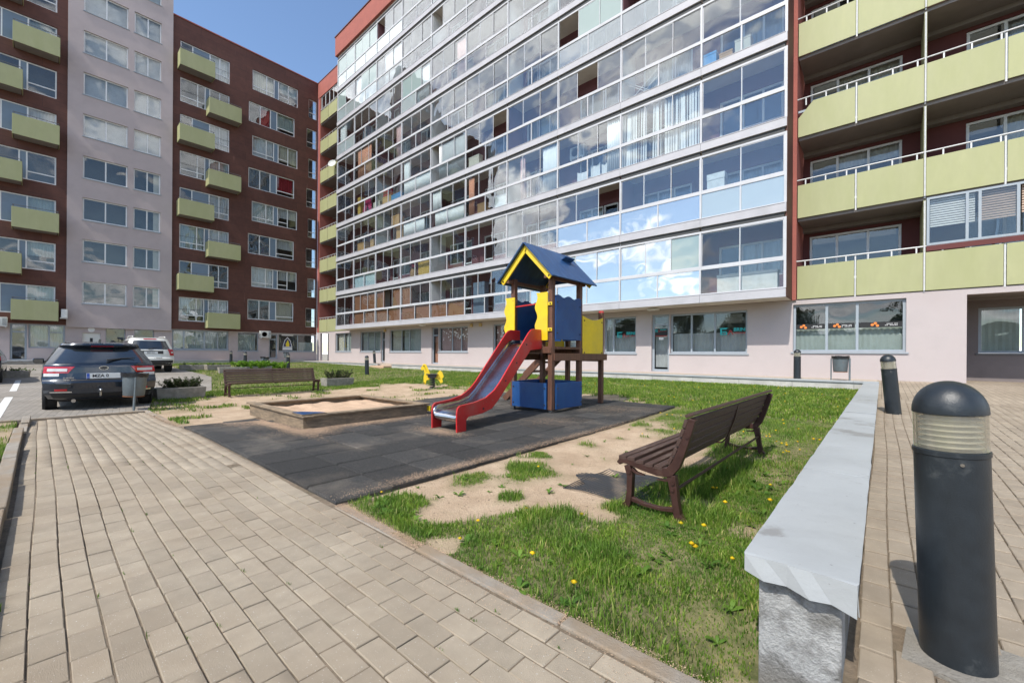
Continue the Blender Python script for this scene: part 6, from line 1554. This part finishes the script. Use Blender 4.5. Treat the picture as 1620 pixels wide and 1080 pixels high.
t_ = thing('clay_pot', 'brown wicker pot with red flowers behind glass, second glazed floor', 'pot', (-23.55, YG + .45, floor_z(1)))
mb = MB(); mb.lathe([(.001, 0), (.2, 0), (.26, .2), (.24, .5), (.16, .68), (.2, .72), (.16, .72), (.001, .7)], 20); mb.build('pot', M['wicker'], t_, smooth=50)
mb = MB(); [mb.lathe([(.001, -.03), (.05, 0), (.001, .04)], 8, (random.gauss(0, .08), random.gauss(0, .06), .82 + random.random() * .14)) for i in range(9)]; stuff(mb.build('flowers', M['plastic_red'], t_))
t_ = thing('hanging_cloth', 'magenta cloth hung over the rail, fourth glazed floor at left', 'cloth', (-29.4, YG + .3, floor_z(3)))
mb = MB(); mb.ribbon([(-.55, 0), (-.4, .4), (-.1, .9), (.2, 1.0), (.4, .6), (.5, 0)], [.1, .2, .25, .3, .25, .1], -.02, .03, 'y'); mb.build('fabric', M['magenta'], t_)
t_ = thing('laundry', 'white cloths hanging low behind glass, third glazed floor, eighth bay', 'laundry', (-9.8, YG + .3, floor_z(2)))
for i, (x, w_, h_) in enumerate(((-.5, .6, .62), (.15, .5, .75), (.6, .3, .66))):
    mb = MB(); V_ = []; n = 10
    for j in range(n + 1): xx = x - w_ / 2 + w_ * j / n; V_ += [(xx, .04 * math.sin(j * 1.1 + i), .1 + .05 * math.sin(j * .6)), (xx, .02 * math.sin(j + i), h_ - .08 * math.sin(math.pi * j / n))]
    mb.add(V_, [(2 * j, 2 * j + 2, 2 * j + 3, 2 * j + 1) for j in range(n)]); mb.build('cloth', M['curtain_white'], t_, fix=False)
t_ = thing('drying_rack', 'folding wire drying rack behind glass, fourth glazed floor, ninth bay', 'drying rack', (-7.4, YG + .45, floor_z(3)))
mb = MB()
for y in (-.15, .15): mb.tube([(-.75, y, 0), (.55, y, .95)], .011, 6); mb.tube([(.55, y, 0), (-.75, y, .95)], .011, 6)
mb.build('legs', M['white_frame'], t_)
mb = MB(); [mb.tube([(-.8, -.2 + .08 * i, .95), (.6, -.2 + .08 * i, .95)], .006, 5) for i in range(6)]; mb.tube([(-.8, -.2, .95), (-.8, .2, .95)], .01, 6); mb.tube([(.6, -.2, .95), (.6, .2, .95)], .01, 6); mb.build('wires', M['white_frame'], t_)

# ------------------------------------------------------------------ air conditioners, dish
def aircon(loc, rz, label, s=1.0):
    t_ = thing('air_conditioner', label, 'air conditioner', loc, rz, 'outdoor air conditioner units'); t_.scale = (s,) * 3
    mb = MB(); mb.box(-.4, .4, -.15, .15, 0, .56); mb.build('casing', M['appliance'], t_, bevel=.015)
    mb = MB(); mb.lathe([(.05, -.004), (.22, -.004), (.22, .004), (.05, .004)], 28, (-.1, -.157, .28), 'y'); g_ = mb.build('fan_grille', M['appliance_dark'], t_)
    mb = MB(); [mb.lathe([(r, -.006), (r + .008, -.006), (r + .008, .004), (r, .004)], 28, (-.1, -.162, .28), 'y') for r in (.07, .11, .15, .19, .225)]; mb.build('grille_rings', M['appliance'], g_)
    mb = MB(); [mb.box(.2, .37, -.156, -.151, .08 + i * .05, .10 + i * .05) for i in range(9)]; mb.build('vent_slots', M['appliance_dark'], t_)
    mb = MB(); mb.box(-.35, -.3, -.15, .2, -.06, -.002); mb.box(.3, .35, -.15, .2, -.06, -.002); mb.build('brackets', M['rail'], t_)
    return t_
aircon((XR + .55, 1.0, 3.30), math.pi / 2 + math.pi / 2, 'air conditioner beside the lowest balcony at the lilac tower', .95)
aircon((XR + .25, -1.75, 2.62), math.pi / 2, 'air conditioner at the left picture edge above the office door')
aircon((XR + .2, 12.9, 2.42), math.pi / 2, 'air conditioner above the door left of the triangle sign', 1.05)
aircon((-10.9, YG + .85, floor_z(2) + 1.55), 0, 'air conditioner inside the glazing, third glazed floor, eighth bay')
aircon((-22.0, YG + .9, floor_z(3) + 1.2), 0, 'air conditioner inside the glazing, fourth glazed floor, fourth bay')
t_ = thing('satellite_dish', 'white satellite dish on a loggia at the inner corner', 'satellite dish', (-36.6, YW - .05, 17.55))
mb = MB(); mb.lathe([(.001, 0), (.15, .02), (.28, .07), (.36, .13), (.355, .14), (.27, .08), (.001, .012)], 26, (0, 0, 0)); o = mb.build('dish', M['appliance'], t_, smooth=50); o.location = (0, -.25, .35); o.rotation_euler = (math.radians(70), 0, math.radians(35))
mb = MB(); mb.tube([(0, 0, 0), (0, -.1, .3), (0, -.24, .36)], .02, 8); mb.tube([(0, -.28, .1), (.1, -.65, .42)], .01, 6); mb.build('arm', M['rail'], t_)

# ------------------------------------------------------------------ trees and rise behind the camera, seen in the panes
def tree(x, y, h_, r, seed, label):
    rt = random.Random(seed); t_ = thing('leafy_tree', label, 'tree', (x, y, -.4), 0, 'trees reflected in the panes')
    mb = MB(); mb.tube([(0, 0, 0), (.1, .05, h_ * .3), (-.05, .1, h_ * .6), (.05, 0, h_ * .85)], [.22, .17, .1, .03], 9)
    tips = []
    for i in range(14):
        z = h_ * rt.uniform(.28, .75); a = rt.uniform(0, 6.283); L_ = r * rt.uniform(.5, .95) * (1.1 - z / h_ * .5); e = (math.cos(a) * L_, math.sin(a) * L_, z + L_ * .55); tips.append(e)
        mb.tube([(0, 0, z), (e[0] * .5, e[1] * .5, z + L_ * .2), e], [.07, .045, .015], 6)
    mb.build('trunk', M['bark'], t_)
    V_ = []; F_ = []; b = 0
    cl = tips + [(rt.gauss(0, r * .4), rt.gauss(0, r * .4), h_ * rt.uniform(.5, .98)) for i in range(26)]
    for c in cl:
        cr = r * rt.uniform(.22, .4)
        for i in range(70):
            d = Vector((rt.gauss(0, 1), rt.gauss(0, 1), rt.gauss(0, .8))).normalized() * cr * rt.random() ** .4; p = Vector(c) + d
            u_ = Vector((rt.gauss(0, 1), rt.gauss(0, 1), rt.gauss(0, 1))).normalized() * rt.uniform(.12, .24); w_ = u_.cross(Vector((rt.random(), rt.random(), 1))).normalized() * u_.length * .5
            V_ += [tuple(p - u_), tuple(p + w_), tuple(p + u_), tuple(p - w_)]; F_ += [b, b + 1, b + 2, b + 3]; b += 4
    link('crown', fast_mesh('crown', np.array(V_), np.array(F_), 4), M['tree_leaf'], t_)
for i, (x, y, h_, r, lab) in enumerate(((-14, -24, 8, 2.6, 'young tree behind the viewer, reflected in the office windows'), (-21, -27, 9, 2.8, 'broad tree behind the viewer, reflected left of the young one'), (-8, -30, 7.5, 2.4, 'smaller tree behind the viewer, reflected by the glass door'), (3, -26, 8, 2.6, 'tree behind the viewer, reflected in the right office window'), (-34, -34, 10, 3.2, 'tall tree behind the viewer, farthest of those reflected'))):
    tree(x, y, h_, r, 40 + i, lab)
hm = grid_mesh('hills', np.linspace(-260, 200, 60), np.linspace(-230, -95, 12), lambda x, y: -1 + 13 * sstep(-95, -160, y) * (.7 + .6 * fbm(x, y, .02)))
struct(link('hills', hm, M['hill']))
